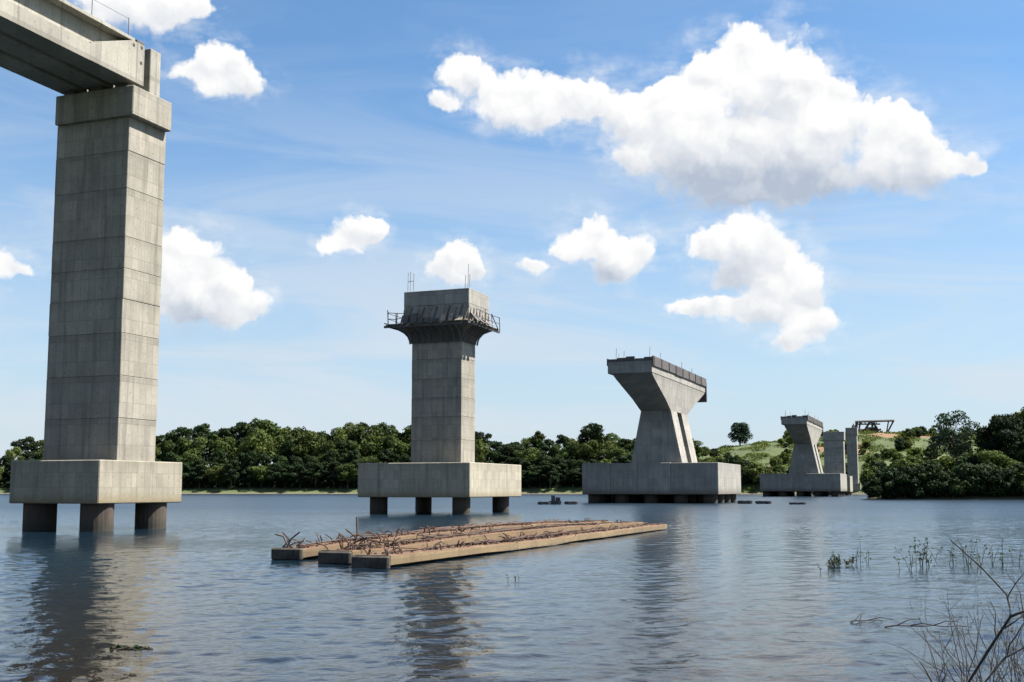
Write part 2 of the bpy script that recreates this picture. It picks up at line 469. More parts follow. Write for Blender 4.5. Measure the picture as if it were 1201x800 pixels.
def ground(x, y):
    x = np.asarray(x, float)
    y = np.asarray(y, float)
    d = shore_dist(x, y)
    L = np.maximum(d, 0)
    wig = np.sin(x * .031 + 1.3) * np.cos(y * .027) + .5 * np.sin(x * .083 + y * .06)
    near = np.clip((220 - y) / 60, 0, 1)
    bank = np.where(y > 500, 1.35, .75) * (1 - np.exp(-L / 2.2))
    slope = np.where(L < 90, 0.17 * L, 15.3 + 6 * (1 - np.exp(-(L - 90) / 200)))
    slope = slope * (1 - .82 * near) + near * 0.0
    prom = np.exp(-.5 * ((x - 130) / 70) ** 2) * np.exp(-.5 * ((y - 330) / 130) ** 2)
    slope = slope * (1 - .55 * np.clip(prom, 0, 1))
    hx = np.where(x < 215, (x - 215) / 84, (x - 215) / 240)
    hy = np.where(y < 690, (y - 690) / 52, (y - 690) / 200)
    hill = 33.5 * np.exp(-.5 * hx ** 2) * np.exp(-.5 * hy ** 2)
    h = bank + np.maximum(slope * (1 - np.clip(hill / 33, 0, 1)), 0) + hill * np.clip(L / 14, 0, 1) + wig * np.clip(L / 40, 0, 1) * (1 - near) * 1.1
    wet = -np.minimum(0.30 * np.maximum(-d, 0), 6.0)
    return np.where(d > 0, h, wet)

def axis_steps(parts):
    out = []
    for a, b, st in parts:
        out += list(np.arange(a, b, st))
    return np.array(out + [parts[-1][1]])
gx = axis_steps([(-9000, -1500, 500), (-1500, -400, 50), (-400, -60, 10), (-60, 60, 2.0), (60, 340, 6), (340, 1500, 50), (1500, 9000, 500)])
gy = axis_steps([(-2500, -200, 250), (-200, -20, 20), (-20, 60, 2.0), (60, 240, 8), (240, 300, 3), (300, 540, 8), (540, 760, 5), (760, 1600, 40), (1600, 14000, 700)])
GX, GY = np.meshgrid(gx, gy)
GZ = ground(GX, GY)
nx, ny = len(gx), len(gy)
verts = np.stack([GX.ravel(), GY.ravel(), GZ.ravel()], 1)
ii = (np.arange(ny - 1)[:, None] * nx + np.arange(nx - 1)[None, :]).ravel()
faces = np.stack([ii, ii + 1, ii + nx + 1, ii + nx], 1)
me = bpy.data.meshes.new('terrain')
me.from_pydata(verts.tolist(), [], faces.tolist())
me.polygons.foreach_set('use_smooth', [True] * len(me.polygons))
m, t, b = new_mat('terrain_soil_and_grass')
pos = t.node('ShaderNodeNewGeometry').outputs['Position']
n1 = t.noise(pos, 0.09, 6.0, 0.7)
n2 = t.noise(pos, 0.6, 5.0, 0.7)
c = t.mix(t.rng(n1, 0.35, 0.65, smooth=True), (0.030, 0.048, 0.010), (0.052, 0.072, 0.015))
c = t.mix(t.rng(n2, 0.45, 0.75), c, (0.030, 0.044, 0.014))
def soil_patch(c, cx, cy, rx, ry, colr):
    q = t.vec('MULTIPLY_ADD', pos, (1 / rx, 1 / ry, 0), (-cx / rx, -cy / ry, 0))
    ln = t.math('ADD', t.vec('LENGTH', q), t.math('MULTIPLY', t.math('SUBTRACT', n1, 0.5), 1.6))
    k = t.math('MULTIPLY', t.rng(ln, 1.0, 0.75), t.rng(n2, 0.38, 0.5))
    return t.mix(k, c, colr)
c = soil_patch(c, 232, 664, 30, 12, (0.15, 0.072, 0.038))
c = soil_patch(c, 182, 640, 14, 18, (0.15, 0.075, 0.042))
c = soil_patch(c, 128, 612, 16, 14, (0.16, 0.09, 0.045))
zz = t.sep(pos)[2]
c = t.mix(t.rng(t.math('ADD', zz, t.math('MULTIPLY', n2, 0.8)), 1.5, 0.9), c, (0.062, 0.064, 0.028))
c = t.mix(t.rng(t.math('ADD', zz, t.math('MULTIPLY', n2, 0.2)), 0.28, 0.12), c, (0.10, 0.075, 0.05))
t.l.new(c, b.inputs['Base Color'])
b.inputs['Roughness'].default_value = 0.95
bump(t, b, n2, 0.5, 0.3)
me.materials.append(m)
terrain = tag(obj_from('ground', me), kind='structure')

# water: one sheet whose ripples are real relief over the part of the lake near the bank,
# finer relief in the surface, rougher out where the wind is free
def build_water():
    m, t, b = new_mat('lake_water')
    pos = t.node('ShaderNodeNewGeometry').outputs['Position']
    far = t.sep(pos)[1]
    fine = t.noise(t.vec('MULTIPLY', pos, (0.75, 1.0, 1.0)), 7.0, 3.0, 0.55, '2D')
    nd = t.node('ShaderNodeBump')
    nd.inputs['Strength'].default_value = 1.0
    nd.inputs['Distance'].default_value = 1.0
    t.l.new(t.math('MULTIPLY', fine, t.rng(far, 20.0, 90.0, 0.010, 0.004)), nd.inputs['Height'])
    t.l.new(nd.outputs[0], b.inputs['Normal'])
    murk = t.noise(pos, 0.08, 3.0, 0.5, '2D')
    silt = t.mix(murk, (0.0070, 0.0055, 0.0036), (0.009, 0.0062, 0.0042))
    deep = t.mix(murk, (0.0030, 0.0110, 0.020), (0.0036, 0.0105, 0.018))
    t.l.new(t.mix(t.rng(far, 14.0, 38.0), silt, deep), b.inputs['Base Color'])
    t.l.new(t.rng(far, 30.0, 150.0, 0.07, 0.31), b.inputs['Roughness'])
    b.inputs['IOR'].default_value = 1.345
    b.inputs['Specular Tint'].default_value = (0.80, 0.96, 1.0, 1.0)
    b.inputs['Specular IOR Level'].default_value = 0.62
    # relief: a fan of quads from the bank outwards, growing coarser with distance
    rs = [5.0]
    while rs[-1] < 420:
        r = rs[-1]
        rs.append(r + (0.085 if r < 40 else 0.085 * (r / 40) ** 1.7))
    rs = np.array(rs)
    an = np.radians(np.concatenate([np.arange(-62.0, -31.0, 0.22), np.arange(-31.0, 31.0, 0.078), np.arange(31.0, 62.1, 0.22)]))
    nr, na = len(rs), len(an)
    RR, AA = np.meshgrid(rs, an, indexing='ij')
    x = (RR * np.sin(AA)).ravel()
    y = (RR * np.cos(AA)).ravel()
    rng = np.random.default_rng(12)
    z = np.zeros(x.shape)
    n = 44
    lam = np.exp(np.linspace(math.log(.25), math.log(3.0), n))
    gust = .80 + .32 * np.sin(x * .021 + y * .017 + .8) * np.sin(y * .085 + .9 * np.sin(x * .06) + .4) + .26 * np.sin(x * .05 + y * .02 + 2) * np.sin(y * .23 - x * .04 + np.sin(x * .11)) + .12 * np.sin(x * .17 + 1) * np.sin(y * .4)
    for l_ in lam:
        k = 2 * math.pi / l_
        d = R(-78 + 46 * rng.normal())            # travelling roughly towards the bank
        sl = SLOPE * (0.8 + .5 * rng.random()) * (1.0 if l_ < .9 else .9 / l_)
        ph = rng.uniform(0, 6.28)
        warp = .35 * l_ * np.sin(x * (1.1 / l_) * .23 + y * (.7 / l_) * .31 + ph)
        z += sl / k * np.sin(k * (x * math.cos(d) + y * math.sin(d) + warp) + ph)
    z *= gust * np.clip((RR.ravel() - 5) / 3, 0, 1)
    # the relief dies away into the open sheet at the rim of the fan
    fade = np.clip((R(61.9) - np.abs(AA.ravel())) / R(9.0), 0, 1) * np.clip((418 - RR.ravel()) / 90, 0, 1)
    z = np.clip(z, -.13, .2) * fade - .151 * (1 - fade) ** 3
    ii = (np.arange(nr - 1)[:, None] * na + np.arange(na - 1)[None, :]).ravel()
    f = np.stack([ii, ii + na, ii + na + 1, ii + 1], 1)
    v = np.stack([x, y, z], 1)
    base = len(v)
    v = np.concatenate([v, np.array([(-1400, -150, -.15), (600, -150, -.15), (600, 900, -.15), (-1400, 900, -.15)], float)])
    f = np.concatenate([f[:, ::-1], np.array([[base, base + 1, base + 2, base + 3]])])
    nf = len(f)
    me = bpy.data.meshes.new('lake_water')
    me.vertices.add(len(v))
    me.vertices.foreach_set('co', v.reshape(-1))
    me.loops.add(nf * 4)
    me.loops.foreach_set('vertex_index', f.reshape(-1).astype(np.int32))
    me.polygons.add(nf)
    me.polygons.foreach_set('loop_start', np.arange(0, nf * 4, 4, dtype=np.int32))
    me.polygons.foreach_set('loop_total', np.full(nf, 4, dtype=np.int32))
    me.update(calc_edges=True)
    me.polygons.foreach_set('use_smooth', np.ones(nf, dtype=bool))
    me.materials.append(m)
    return tag(obj_from('water', me), kind='structure')
SLOPE = 0.0175
build_water()

# ------------------------------------------------------------------ bridge frame: local x = across (right), local y = along (away)
TH = R(20.938)
CT, ST = math.cos(TH), math.sin(TH)
def W(tt, s, z=0.0):
    return (tt * CT + s * ST, -tt * ST + s * CT, z)

def concrete_lifts(root, x0, x1, y0, y1, zs, mat, bev=0.028, seed=1, wob=0.012):
    rr = random.Random(seed)
    for i in range(len(zs) - 1):
        e = [rr.uniform(-wob, wob) for _ in range(4)]
        Geo().box(x0 + e[0], x1 + e[1], y0 + e[2], y1 + e[3], zs[i] + .002, zs[i+1] - .002).build('concrete_lift', mat, root, bevel=bev)

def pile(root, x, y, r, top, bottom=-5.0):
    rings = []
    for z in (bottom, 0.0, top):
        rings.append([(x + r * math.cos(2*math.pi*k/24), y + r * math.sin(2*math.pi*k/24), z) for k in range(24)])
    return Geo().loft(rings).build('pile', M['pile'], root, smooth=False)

# --- first pier (nearest), local origin on the axis
def first_pier(s0, label):
    t0 = -47.35
    root = empty('bridge_pier', W(t0, s0), -TH)
    tag(root, label, 'bridge pier')
    dx = -t0
    dy = -55.3
    concrete_lifts(root, -50.05 + dx, -44.67 + dx, 53.57 + dy, 56.97 + dy, [3.98, 6.44, 8.90, 11.38, 13.37, 15.18, 17.05, 19.95, 22.2, 24.25], M['concrete'], seed=4)
    Geo().box(-50.73 + dx, -44.36 + dx, 51.77 + dy, 59.2 + dy, 1.55, 4.0).build('pile_cap', M['cap'], root, bevel=0.05)
    for px in (-49.55 + dx, -45.45 + dx):
        for py in (53.0 + dy, 57.7 + dy):
            pile(root, px, py, 0.92, 1.7)
    Geo().box(-50.02 + dx, -44.23 + dx, 53.3 + dy, 56.9 + dy, 24.25, 26.05).build('capital', M['concrete'], root, bevel=0.05)
    for tc in (-45.28, -47.3, -49.3):
        Geo().box(tc - .38 + dx, tc + .38 + dx, 53.62 + dy, 54.3 + dy, 26.03, 26.37).build('bearing_pad', M['steel'], root, bevel=.02)
    Geo().box(-49.9 + dx, -44.55 + dx, 55.12 + dy, 56.1 + dy, 26.04, 28.98).build('back_wall', M['girder'], root, bevel=.04)
    return root
first_pier(55.3, 'tallest nearest concrete pier, carrying girders, on a pile cap over round piles')

# --- precast girders reaching the first pier from the near bank
def girder(tc, label):
    root = empty('precast_girder', W(tc, 54.55, 26.37), -TH)
    tag(root, label, 'bridge girder', 'girders resting on the nearest pier')
    L = -45.0
    hw = .75
    def prof(*pts):
        return list(pts)
    # cross sections (x, z) swept along y
    bf = [(-hw, 0), (hw, 0), (hw, .98), (.2, 1.22), (-.2, 1.22), (-hw, .98)]
    Geo().extrude(bf, L, -4.6, 'y').build('bottom_flange', M['girder'], root)
    Geo().box(-.13, .13, L, -.2, 1.2, 2.42).build('web', M['girder'], root)
    Geo().box(-hw, hw, L, -.9, 2.44, 2.66).build('top_flange', M['girder'], root, bevel=.02)
    # end block: flush with the flange, its upper edge climbing to the top at the bearing
    g = Geo().extrude([(-4.598, 0), (0, 0), (0, 2.50), (-1.05, 2.50), (-4.598, 1.07)], -hw + .002, hw - .002, 'x')
    eb = g.build('end_block', M['girder'], root, bevel=.015)
    for (yy, zz) in ((-1.0, 2.22), (-.28, 2.30), (-.30, 1.35)):
        Geo().tube([(hw - .05, yy, zz), (hw + .006, yy, zz)], .11, 12).build('anchor_pocket', M['dark_hole'], eb)
    Geo().box(-.55, .6, -.52, .15, 2.52, 2.78).build('lifting_bracket', M['steel'], root, bevel=.03)
    for k in range(4):
        yy = -1.4 - k * 3.1
        Geo().tube([(hw - .1, yy, 2.64), (hw - .1, yy, 3.75)], .022, 6).build('guard_post', M['steel'], root)
    Geo().tube([(hw - .1, -1.4 - k * 3.1, 3.7 - (.06 if k % 2 else 0)) for k in range(4)], .012, 5).build('guard_rope', M['steel'], root)
    return root
girder(-45.28, 'lit outer concrete girder at top left, rightmost of the three on the nearest pier')
girder(-47.30, 'shaded middle concrete girder between the two outer ones on the nearest pier')
girder(-49.30, 'shaded far-left concrete girder over the left edge of the nearest pier')
for o in [o for o in col.objects if o.name.startswith('precast_girder') and 'far-left' not in o['label']]:
    for yy in (-2.4, -9.0, -17.0, -27.0):
        Geo().box(-1.86, -.15, yy - .14, yy + .14, .55, 2.3).build('diaphragm', M['girder'], o)

# --- second pier, its head still in formwork
def second_pier():
    t0, s0 = -46.7, 103.2
    root = empty('bridge_pier', W(t0, s0), -TH)
    tag(root, 'square concrete pier with dark flared scaffold platform and railings round its head', 'bridge pier')
    dx, dy = -t0, -s0
    x0, x1, y0, y1 = -49.36 + dx, -44.04 + dx, 101.47 + dy, 104.86 + dy
    concrete_lifts(root, x0, x1, y0, y1, [4.84, 7.1, 9.36, 11.2, 13.06, 15.0, 16.65], M['concrete'], seed=9)
    concrete_lifts(root, x0 + .02, x1 - .02, y0 + .02, y1 - .02, [16.65, 18.5], M['concrete'], seed=11, wob=0.0)
    Geo().box(-53.6 + dx, -41.88 + dx, 98.54 + dy, 112.2 + dy, 1.6, 4.86).build('pile_cap', M['cap'], root, bevel=.06)
    for px in (-52.1 + dx, -43.4 + dx):
        for py in (100.1 + dy, 110.2 + dy):
            pile(root, px, py, .86, 1.75)
    # flared form: four curved sides
    outs = [(16.6, .04), (17.0, .12), (17.4, .32), (17.75, .68), (18.02, 1.15), (18.22, 1.6)]
    rings = [[(x0 - e, y0 - e, z), (x1 + e, y0 - e, z), (x1 + e, y1 + e, z), (x0 - e, y1 + e, z)] for z, e in outs]
    fl = Geo().loft(rings).build('flared_form', M['form'], root)
    # ribs on the flare
    def rib(px, py, nx_, ny_):
        pts_o, pts_i = [], []
        for z, e in outs:
            pts_o.append((px + nx_ * (e + .16), py + ny_ * (e + .16), z - .05))
        Geo().tube(pts_o, .09, 4).build('form_rib', M['steel'], fl)
    for k in range(9):
        xx = x0 + (x1 - x0) * (k + .0) / 8
        rib(xx, y0, 0, -1)
    for k in range(6):
        yy = y0 + (y1 - y0) * k / 5
        rib(x1, yy, 1, 0)
        rib(x0, yy, -1, 0)
    # platform deck: planks round the head
    P0, P1, Q0, Q1 = x0 - 1.7, x1 + 1.75, y0 - 1.85, y1 + 1.85
    pl = Geo().box(P0, P1, Q0, Q1, 18.24, 18.30).build('platform_deck', M['form'], root)
    n = 18
    for k in range(n):
        a = P0 + (P1 - P0) * k / n
        Geo().box(a + .02, a + (P1 - P0) / n - .03, Q0 - .12 - .1 * random.random(), Q0 + 1.0, 18.304, 18.36).build('plank', M['timber'], pl)
    for k in range(12):
        a = Q0 + 1.1 + (Q1 - Q0 - 1.1) * k / 12
        for (u0, u1) in ((P0 - .1, P0 + .9), (P1 - .9, P1 + .12)):
            Geo().box(u0, u1, a + .02, a + (Q1 - Q0 - 1.1) / 12 - .03, 18.304, 18.36).build('plank', M['timber'], pl)
    # beams under the platform edge
    for (a, b_) in (((P0 - .4, Q0 + .1), (P1 + .2, Q0 + .1)), ((P1 - .1, Q0 - .5), (P1 - .1, Q1 + .4)), ((P0 + .1, Q0 - .5), (P0 + .1, Q1 + .4))):
        Geo().box(min(a[0], b_[0]) - .08, max(a[0], b_[0]) + .08, min(a[1], b_[1]) - .08, max(a[1], b_[1]) + .08, 18.02, 18.235).build('edge_beam', M['steel'], root)
    # head block in two pours
    concrete_lifts(root, -49.5 + dx, -42.62 + dx, 99.9 + dy, 105.0 + dy, [18.37, 20.05, 21.5], M['grey'], seed=13)
    # slanted props in front of the block
    for k in range(11):
        xx = -49.6 + dx + .15 + k * .67
        Geo().tube([(xx - .32, Q0 + .1, 18.36), (xx + .18, 99.86 + dy, 19.75 + .15 * (k % 2))], .055, 5).build('prop', M['steel'] if k % 2 else M['timber'], root)
    for k in range(7):
        yy = 100.1 + dy + k * .75
        Geo().tube([(P1 - .15, yy - .2, 18.36), (-42.58 + dx, yy + .25, 19.7)], .055, 5).build('prop', M['steel'] if k % 2 else M['timber'], root)
    # dark form panels leaning on the lower half of the block
    rp = random.Random(19)
    xx = -49.6 + dx
    while xx < -42.9 + dx:
        wd = rp.uniform(.35, .9)
        hh = rp.uniform(.3, .95)
        Geo().extrude([(99.3 + dy, 18.37), (99.42 + dy, 18.37), (99.86 + dy, 18.37 + hh), (99.74 + dy, 18.37 + hh)], xx, xx + wd, 'x').build('leaning_panel', M['form'] if rp.random() < .75 else M['timber'], root)
        xx += wd + rp.uniform(.1, .6)
    yy = 100.0 + dy
    while yy < 104.6 + dy:
        wd = rp.uniform(.35, .9)
        hh = rp.uniform(.3, .8)
        Geo().extrude([(-41.9 + dx, 18.37), (-41.8 + dx, 18.37), (-42.5 + dx, 18.37 + hh), (-42.6 + dx, 18.37 + hh)], yy, yy + wd, 'y').build('leaning_panel', M['form'] if rp.random() < .6 else M['timber'], root)
        yy += wd + rp.uniform(.1, .5)
    # loose timbers hanging over the platform edge
    for k in range(14):
        px = rp.uniform(P0 - .2, P1 + .2)
        Geo().tube([(px, Q0 + .3, 18.42), (px + rp.uniform(-.3, .3), Q0 - rp.uniform(.2, .6), 18.3 + rp.uniform(-.35, .1))], .05, 4).build('loose_timber', M['form'] if k % 2 else M['timber'], root)
    # railing: uneven posts and rails on the two sides
    def rail(ax, ay, bx, by, n_):
        for k in range(n_ + 1):
            f = k / n_
            px, py = ax + (bx - ax) * f, ay + (by - ay) * f
            Geo().tube([(px, py, 18.1), (px + rp.uniform(-.15, .15), py + rp.uniform(-.1, .1), 19.5 + rp.uniform(-.1, .35))], .045, 5).build('rail_post', M['steel'], root)
        for z in (18.95, 19.55):
            Geo().tube([(ax, ay, z + rp.uniform(-.1, .1)), ((ax + bx) / 2, (ay + by) / 2, z - .08), (bx, by, z + rp.uniform(-.15, .1))], .036, 5).build('rail', M['steel'], root)
    rail(P0 - .2, Q0 + .4, P0 - .2, Q1, 4)
    rail(P1 + .15, Q0 + 1.2, P1 + .15, Q1, 3)
    rail(P0 - .2, Q0 + .4, -49.6 + dx, Q0 + .4, 2)
    Geo().tube([(P1 + .15, Q0 + 1.2, 18.3), (P1 + .15, Q0 + 3.0, 19.6)], .045, 5).build('rail_brace', M['steel'], root)
    Geo().tube([(P1 + .15, Q1 - 2.2, 19.6), (P1 + .15, Q1 - .5, 18.3)], .045, 5).build('rail_brace', M['steel'], root)
    # starter bars standing on top
    for (xx, hh) in ((-49.3, 2.0), (-49.05, 2.05), (-48.7, 1.9), (-43.2, 1.3), (-42.9, 2.4), (-42.75, 1.4)):
        Geo().tube([(xx + dx, 100.3 + dy, 21.4), (xx + dx + .05, 100.3 + dy, 21.5 + hh)], .03, 5).build('starter_bar', M['rail'], root)
    Geo().tube([(-49.3 + dx, 100.3 + dy, 22.6), (-48.7 + dx, 100.3 + dy, 22.6)], .03, 5).build('starter_bar', M['rail'], root)
second_pier()

# --- third and fourth pier: twin blades under a long flared head
def blade_pier(s_c, scale, label):
    tc = -47.6
    root = empty('bridge_pier', W(tc, s_c), -TH, scale)
    tag(root, label, 'bridge pier')
    # pile cap in panels (pours) and piles
    capx = [-13.0, -7.9, -3.0, 2.7, 10.8]
    for i in range(4):
        e = .03 * (i % 2)
        Geo().box(capx[i] + .01, capx[i+1] - .01, -7.7 + e, 14.2, 1.5, 6.87 - e).build('pile_cap_pour', M['grey'], root, bevel=.06)
    for px in (-11.3, -6.4, -1.2, 4.0, 9.0):
        for py in (-5.6, 0.4, 6.4, 12.3):
            pile(root, px, py, 1.2, 1.6)
    # blades
    for (ya, yb) in ((-6.45, -1.85), (1.55, 6.45)):
        rings = []
        for k in range(7):
            f = k / 6
            z = 6.86 + (15.8 - 6.86) * f
            x0 = -4.5 + (4.5 - 2.63) * f
            x1 = 4.45 + (2.63 - 4.45) * f
            rings.append([(x0, ya, z), (x1, ya, z), (x1, yb, z), (x0, yb, z)])
        Geo().loft(rings).build('blade', M['grey'], root)
    # head: flared body, then the deck slab of the first segment
    rings = []
    for z, ya, yb, xa, xb in ((15.79, -6.46, 6.46, -2.64, 2.64), (17.6, -11.0, 11.2, -2.95, 2.75), (20.2, -18.9, 19.2, -3.5, 2.9), (21.0, -20.9, 21.3, -3.65, 2.96)):
        rings.append([(xa, ya, z), (xb, ya, z), (xb, yb, z), (xa, yb, z)])
    Geo().loft(rings).build('flared_head', M['grey'], root)
    Geo().box(-4.35, 3.02, -20.95, 21.35, 21.0, 22.9).build('deck_segment', M['grey'], root, bevel=.06)
    # dark edge forms along the right side of the deck
    for k in range(8):
        ya = -20.9 + k * 5.3
        Geo().box(3.03, 3.22 + .03 * (k % 2), ya + .03, ya + 5.28, 22.15 + .04 * (k % 3), 23.7).build('edge_form_panel', M['form'], root)
        Geo().tube([(3.3, ya + .4, 22.1), (3.3, ya + .4, 23.66)], .07, 4).build('form_soldier', M['steel'], root)
    for k in range(4):
        Geo().box(-4.5, -4.37, -20.9 + k * 5.3, -15.7 + k * 5.3, 22.3, 23.5).build('edge_form_panel', M['form'], root)
    for k in range(5):
        Geo().box(-4.3 + k * 1.5, -4.3 + k * 1.5 + 1.42, -20.9, -20.5, 22.9, 23.35 + .18 * ((k * 7) % 3)).build('stop_end_form', M['form'], root)
    Geo().box(-1.0, 3.25, 21.36, 21.8, 19.2, 23.0).build('stop_end_form', M['form'], root)
    for (xx, yy, hh) in ((-3.2, -20, 1.9), (-1.9, -20, 1.4), (2.4, -20, 2.0), (2.7, -14, 1.6), (2.7, 2, 1.7), (-3.9, -16, 1.5), (2.8, 10, 1.4)):
        Geo().tube([(xx, yy, 22.85), (xx + .1, yy, 23.3 + hh)], .05, 5).build('starter_bar', M['rail'], root)
    return root
blade_pier(200.2, 1.0, 'broad Y-headed concrete pier with slotted blades on a wide pile cap')
blade_pier(408.0, 1.12, 'smaller far Y-headed pier standing before the grassy hill')

def far_pier(t0, s0, hx, hy, z1, cap, label, capz):
    root = empty('bridge_pier', W(t0, s0), -TH)
    tag(root, label, 'bridge pier')
    zs = list(np.linspace(capz - .02, z1 - 3.6, 6))
    concrete_lifts(root, -hx, hx, -hy, hy, zs, M['grey'], seed=int(s0))
    Geo().box(-hx - .35, hx + .35, -hy - .35, hy + .35, z1 - 3.6, z1).build('capital', M['grey'], root, bevel=.06)
    if cap:
        Geo().box(cap[0], cap[1], cap[2], cap[3], 1.2, capz).build('pile_cap', M['cap'], root, bevel=.06)
        for px in (cap[0] + 1.6, (cap[0] + cap[1]) / 2, cap[1] - 1.6):
            for py in (cap[2] + 1.6, cap[3] - 1.6):
                pile(root, px, py, 1.2, 1.3, -6)
    return root
far_pier(-47.6, 510.5, 4.1, 2.5, 26.8, (-9.5, 6.6, -6, 7), 'plain rectangular pier just right of the far Y-headed pier', 8.0)
far_pier(-47.2, 600.0, 2.5, 2.4, 33.0, (-6, 3.6, -4, 5.5), 'slender farthest pier beside the wooded bank, below the steel truss', 5.4)

# --- fallen girders lying in the water, with their starter bars
def fallen_girder(tn, s_near, s_far, w, top, rise, label, seed, tilt=0.0):
    rr = random.Random(seed)
    L = s_far - s_near
    root = empty('fallen_girder', W(tn, s_near, 0), -TH + tilt)
    tag(root, label, 'fallen girder', 'girders lying in the water')
    def tp_at(f):
        return top + rise * math.sin(math.pi * min(1.0, f * 1.05)) - .04 * f
    # flange slab over a recessed stem
    n = 14
    fr, sr = [], []
    for k in range(n + 1):
        yy = k / n * L
        wob = rr.uniform(-.035, .035)
        tp = tp_at(k / n) + wob
        lo = tp - .26 - abs(wob)
        e = rr.uniform(-.05, .05)
        fr.append([(-w / 2, yy + (e if k == 0 else 0), lo), (w / 2, yy, lo), (w / 2 + wob * .4, yy, tp - .03), (w / 2 - .06, yy, tp), (-w / 2 + .06, yy, tp), (-w / 2, yy, tp - .03)])
        sr.append([(-w / 2 + .34, yy + .12, -.9), (w / 2 - .34, yy + .12, -.9), (w / 2 - .34, yy + .12, lo + .02), (-w / 2 + .34, yy + .12, lo + .02)])
    Geo().loft(fr).build('flange', M['fallen_rusty' if rise else 'fallen'], root)
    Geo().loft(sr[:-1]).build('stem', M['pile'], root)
    z_ = tp_at(0)
    Geo().box(-w / 2 - .01, w / 2 + .012, -.16, .02, z_ - .40, z_ + .01).build('shaded_end', M['end_shade'], root, bevel=.05)  # added dark end piece, its colour deepens the shade on the end face
    # rough rusty crust between the bars on the flange
    g = Geo()
    for k in range(int(L * 18)):
        yy = rr.uniform(.2, L - .3)
        sz = rr.choice((.03, .04, .05, .06, .08, .11))
        x = rr.uniform(-w / 2 + .22, w / 2 - .14)
        zt = tp_at(yy / L)
        g.loft([[(x - sz, yy - sz, zt - .03), (x + sz, yy - sz * .8, zt - .03), (x + sz * .9, yy + sz, zt - .03), (x - sz, yy + sz, zt - .03)],
                [(x - sz * .5, yy - sz * .5, zt + sz * rr.uniform(.2, .7)), (x + sz * .4, yy - sz * .5, zt + sz * rr.uniform(.3, .9)), (x + sz * .5, yy + sz * .4, zt + sz * .4), (x - sz * .4, yy + sz * .5, zt + sz * .6)]])
    tag(g.build('rubble_crust', M['fallen_top'], root), kind='stuff')
    # long bars lying along the flange
    for k in range(7):
        ya = rr.uniform(.2, L * .45)
        yb = min(L - .3, ya + rr.uniform(9, 20))
        x = -w / 2 + .2 + (w - .4) * (k + .5) / 7
        pts = []
        for q in range(9):
            yy = ya + (yb - ya) * q / 8
            pts.append((x + rr.uniform(-.05, .05), yy, tp_at(yy / L) + .05 + rr.uniform(0, .06) + (.12 if q in (0, 8) and rr.random() < .5 else 0)))
        Geo().tube(pts, .024, 5).build('long_bar', M['rust_dark'] if k % 2 else M['rust'], root)
    # starter bars: near ones singly, the dense far rows joined
    def bar_pts(yy, x, zt, hh):
        a = rr.uniform(-.35, .35)
        b_ = rr.uniform(-.5, .5)
        if rr.random() < .22:      # hooked loop
            return [(x, yy, zt - .1), (x + a * .3, yy + b_ * .3, zt + hh * .8), (x + a * .5 + .08, yy + b_ * .4, zt + hh), (x + a * .6 + .18, yy + b_ * .5, zt + hh * .75), (x + a * .6 + .22, yy + b_ * .5, zt - .05)]
        return [(x, yy, zt - .1), (x + a * .4, yy + b_ * .4, zt + hh * .5), (x + a, yy + b_, zt + hh * rr.uniform(.6, 1.1))]
    for k in range(30):
        yy = 14 * rr.random() ** 1.6 + .1
        zt = tp_at(yy / L)
        Geo().tube(bar_pts(yy, rr.uniform(-w / 2 + .12, w / 2 - .12), zt, rr.uniform(.10, .34)), rr.uniform(.018, .03), 5).build('starter_bar', M['rust_dark'] if k % 4 else M['rust'], root)
    g = Geo()
    for k in range(int((L - 6) * 3.5)):
        yy = rr.uniform(6, L - .2)
        zt = tp_at(yy / L)
        g.tube(bar_pts(yy, rr.choice((-1, 1)) * rr.uniform(.1, w / 2 - .15), zt, rr.choice((.05, .07, .08, .1, .12, .22))), .018, 4)
    tag(g.build('starter_bar_rows', M['rust'], root), kind='stuff')
    return root
fg1 = fallen_girder(-20.85, 33.6, 71.0, 1.15, .40, .20, 'leftmost fallen girder in the water, farthest from the open lake side', 21)
fg2 = fallen_girder(-18.35, 32.4, 69.0, 1.15, .40, .16, 'middle fallen rust-topped girder in the water', 22)
fg3 = fallen_girder(-16.45, 31.2, 66.8, 1.25, .36, .0, 'nearest fallen girder with long sunlit tan side in the water', 23)

def bent_bars(tn, s, pts_list, label):
    root = empty('rebar_tangle', W(tn, s, 0), -TH)
    tag(root, label, 'rebar')
    for i, pts in enumerate(pts_list):
        Geo().tube([(x * .85, y, .36 + (z - .36) * .78) for x, y, z in pts], .028, 5).build('bent_bar', M['rust_dark'], root)
bent_bars(-20.85, 33.6, [[(-.35, 0, .33), (-.1, .2, .75), (-.55, .4, 1.05)], [(-.1, 0, .33), (.05, .1, .8), (.45, .1, 1.1)], [(0, .1, .33), (-.3, .1, .9), (-.75, .2, .98)],
          [(.2, 0, .33), (.1, .2, .62), (.5, .3, .7)], [(-.4, .1, .33), (.2, .2, .65), (.35, .25, .55)]], 'tangle of dark bent bars on the near end of the leftmost fallen girder')
bent_bars(-18.4, 33.0, [[(.3, 1.2, .4), (-.1, 1.2, .75), (-.85, 1.4, 1.2)], [(.0, .6, .4), (.1, .7, 1.0), (.0, .8, 1.75)], [(.1, .4, .4), (.5, .6, .85), (1.3, .6, .72)],
          [(.3, .1, .38), (.0, .1, .9), (.4, .3, 1.05), (.9, .3, .8)], [(-.3, .2, .38), (.2, .3, .7), (.8, .3, .95)], [(-.2, .0, .38), (.3, .0, .62), (1.0, .1, .66)]], 'tangle of dark bent bars on the near end of the middle fallen girder')

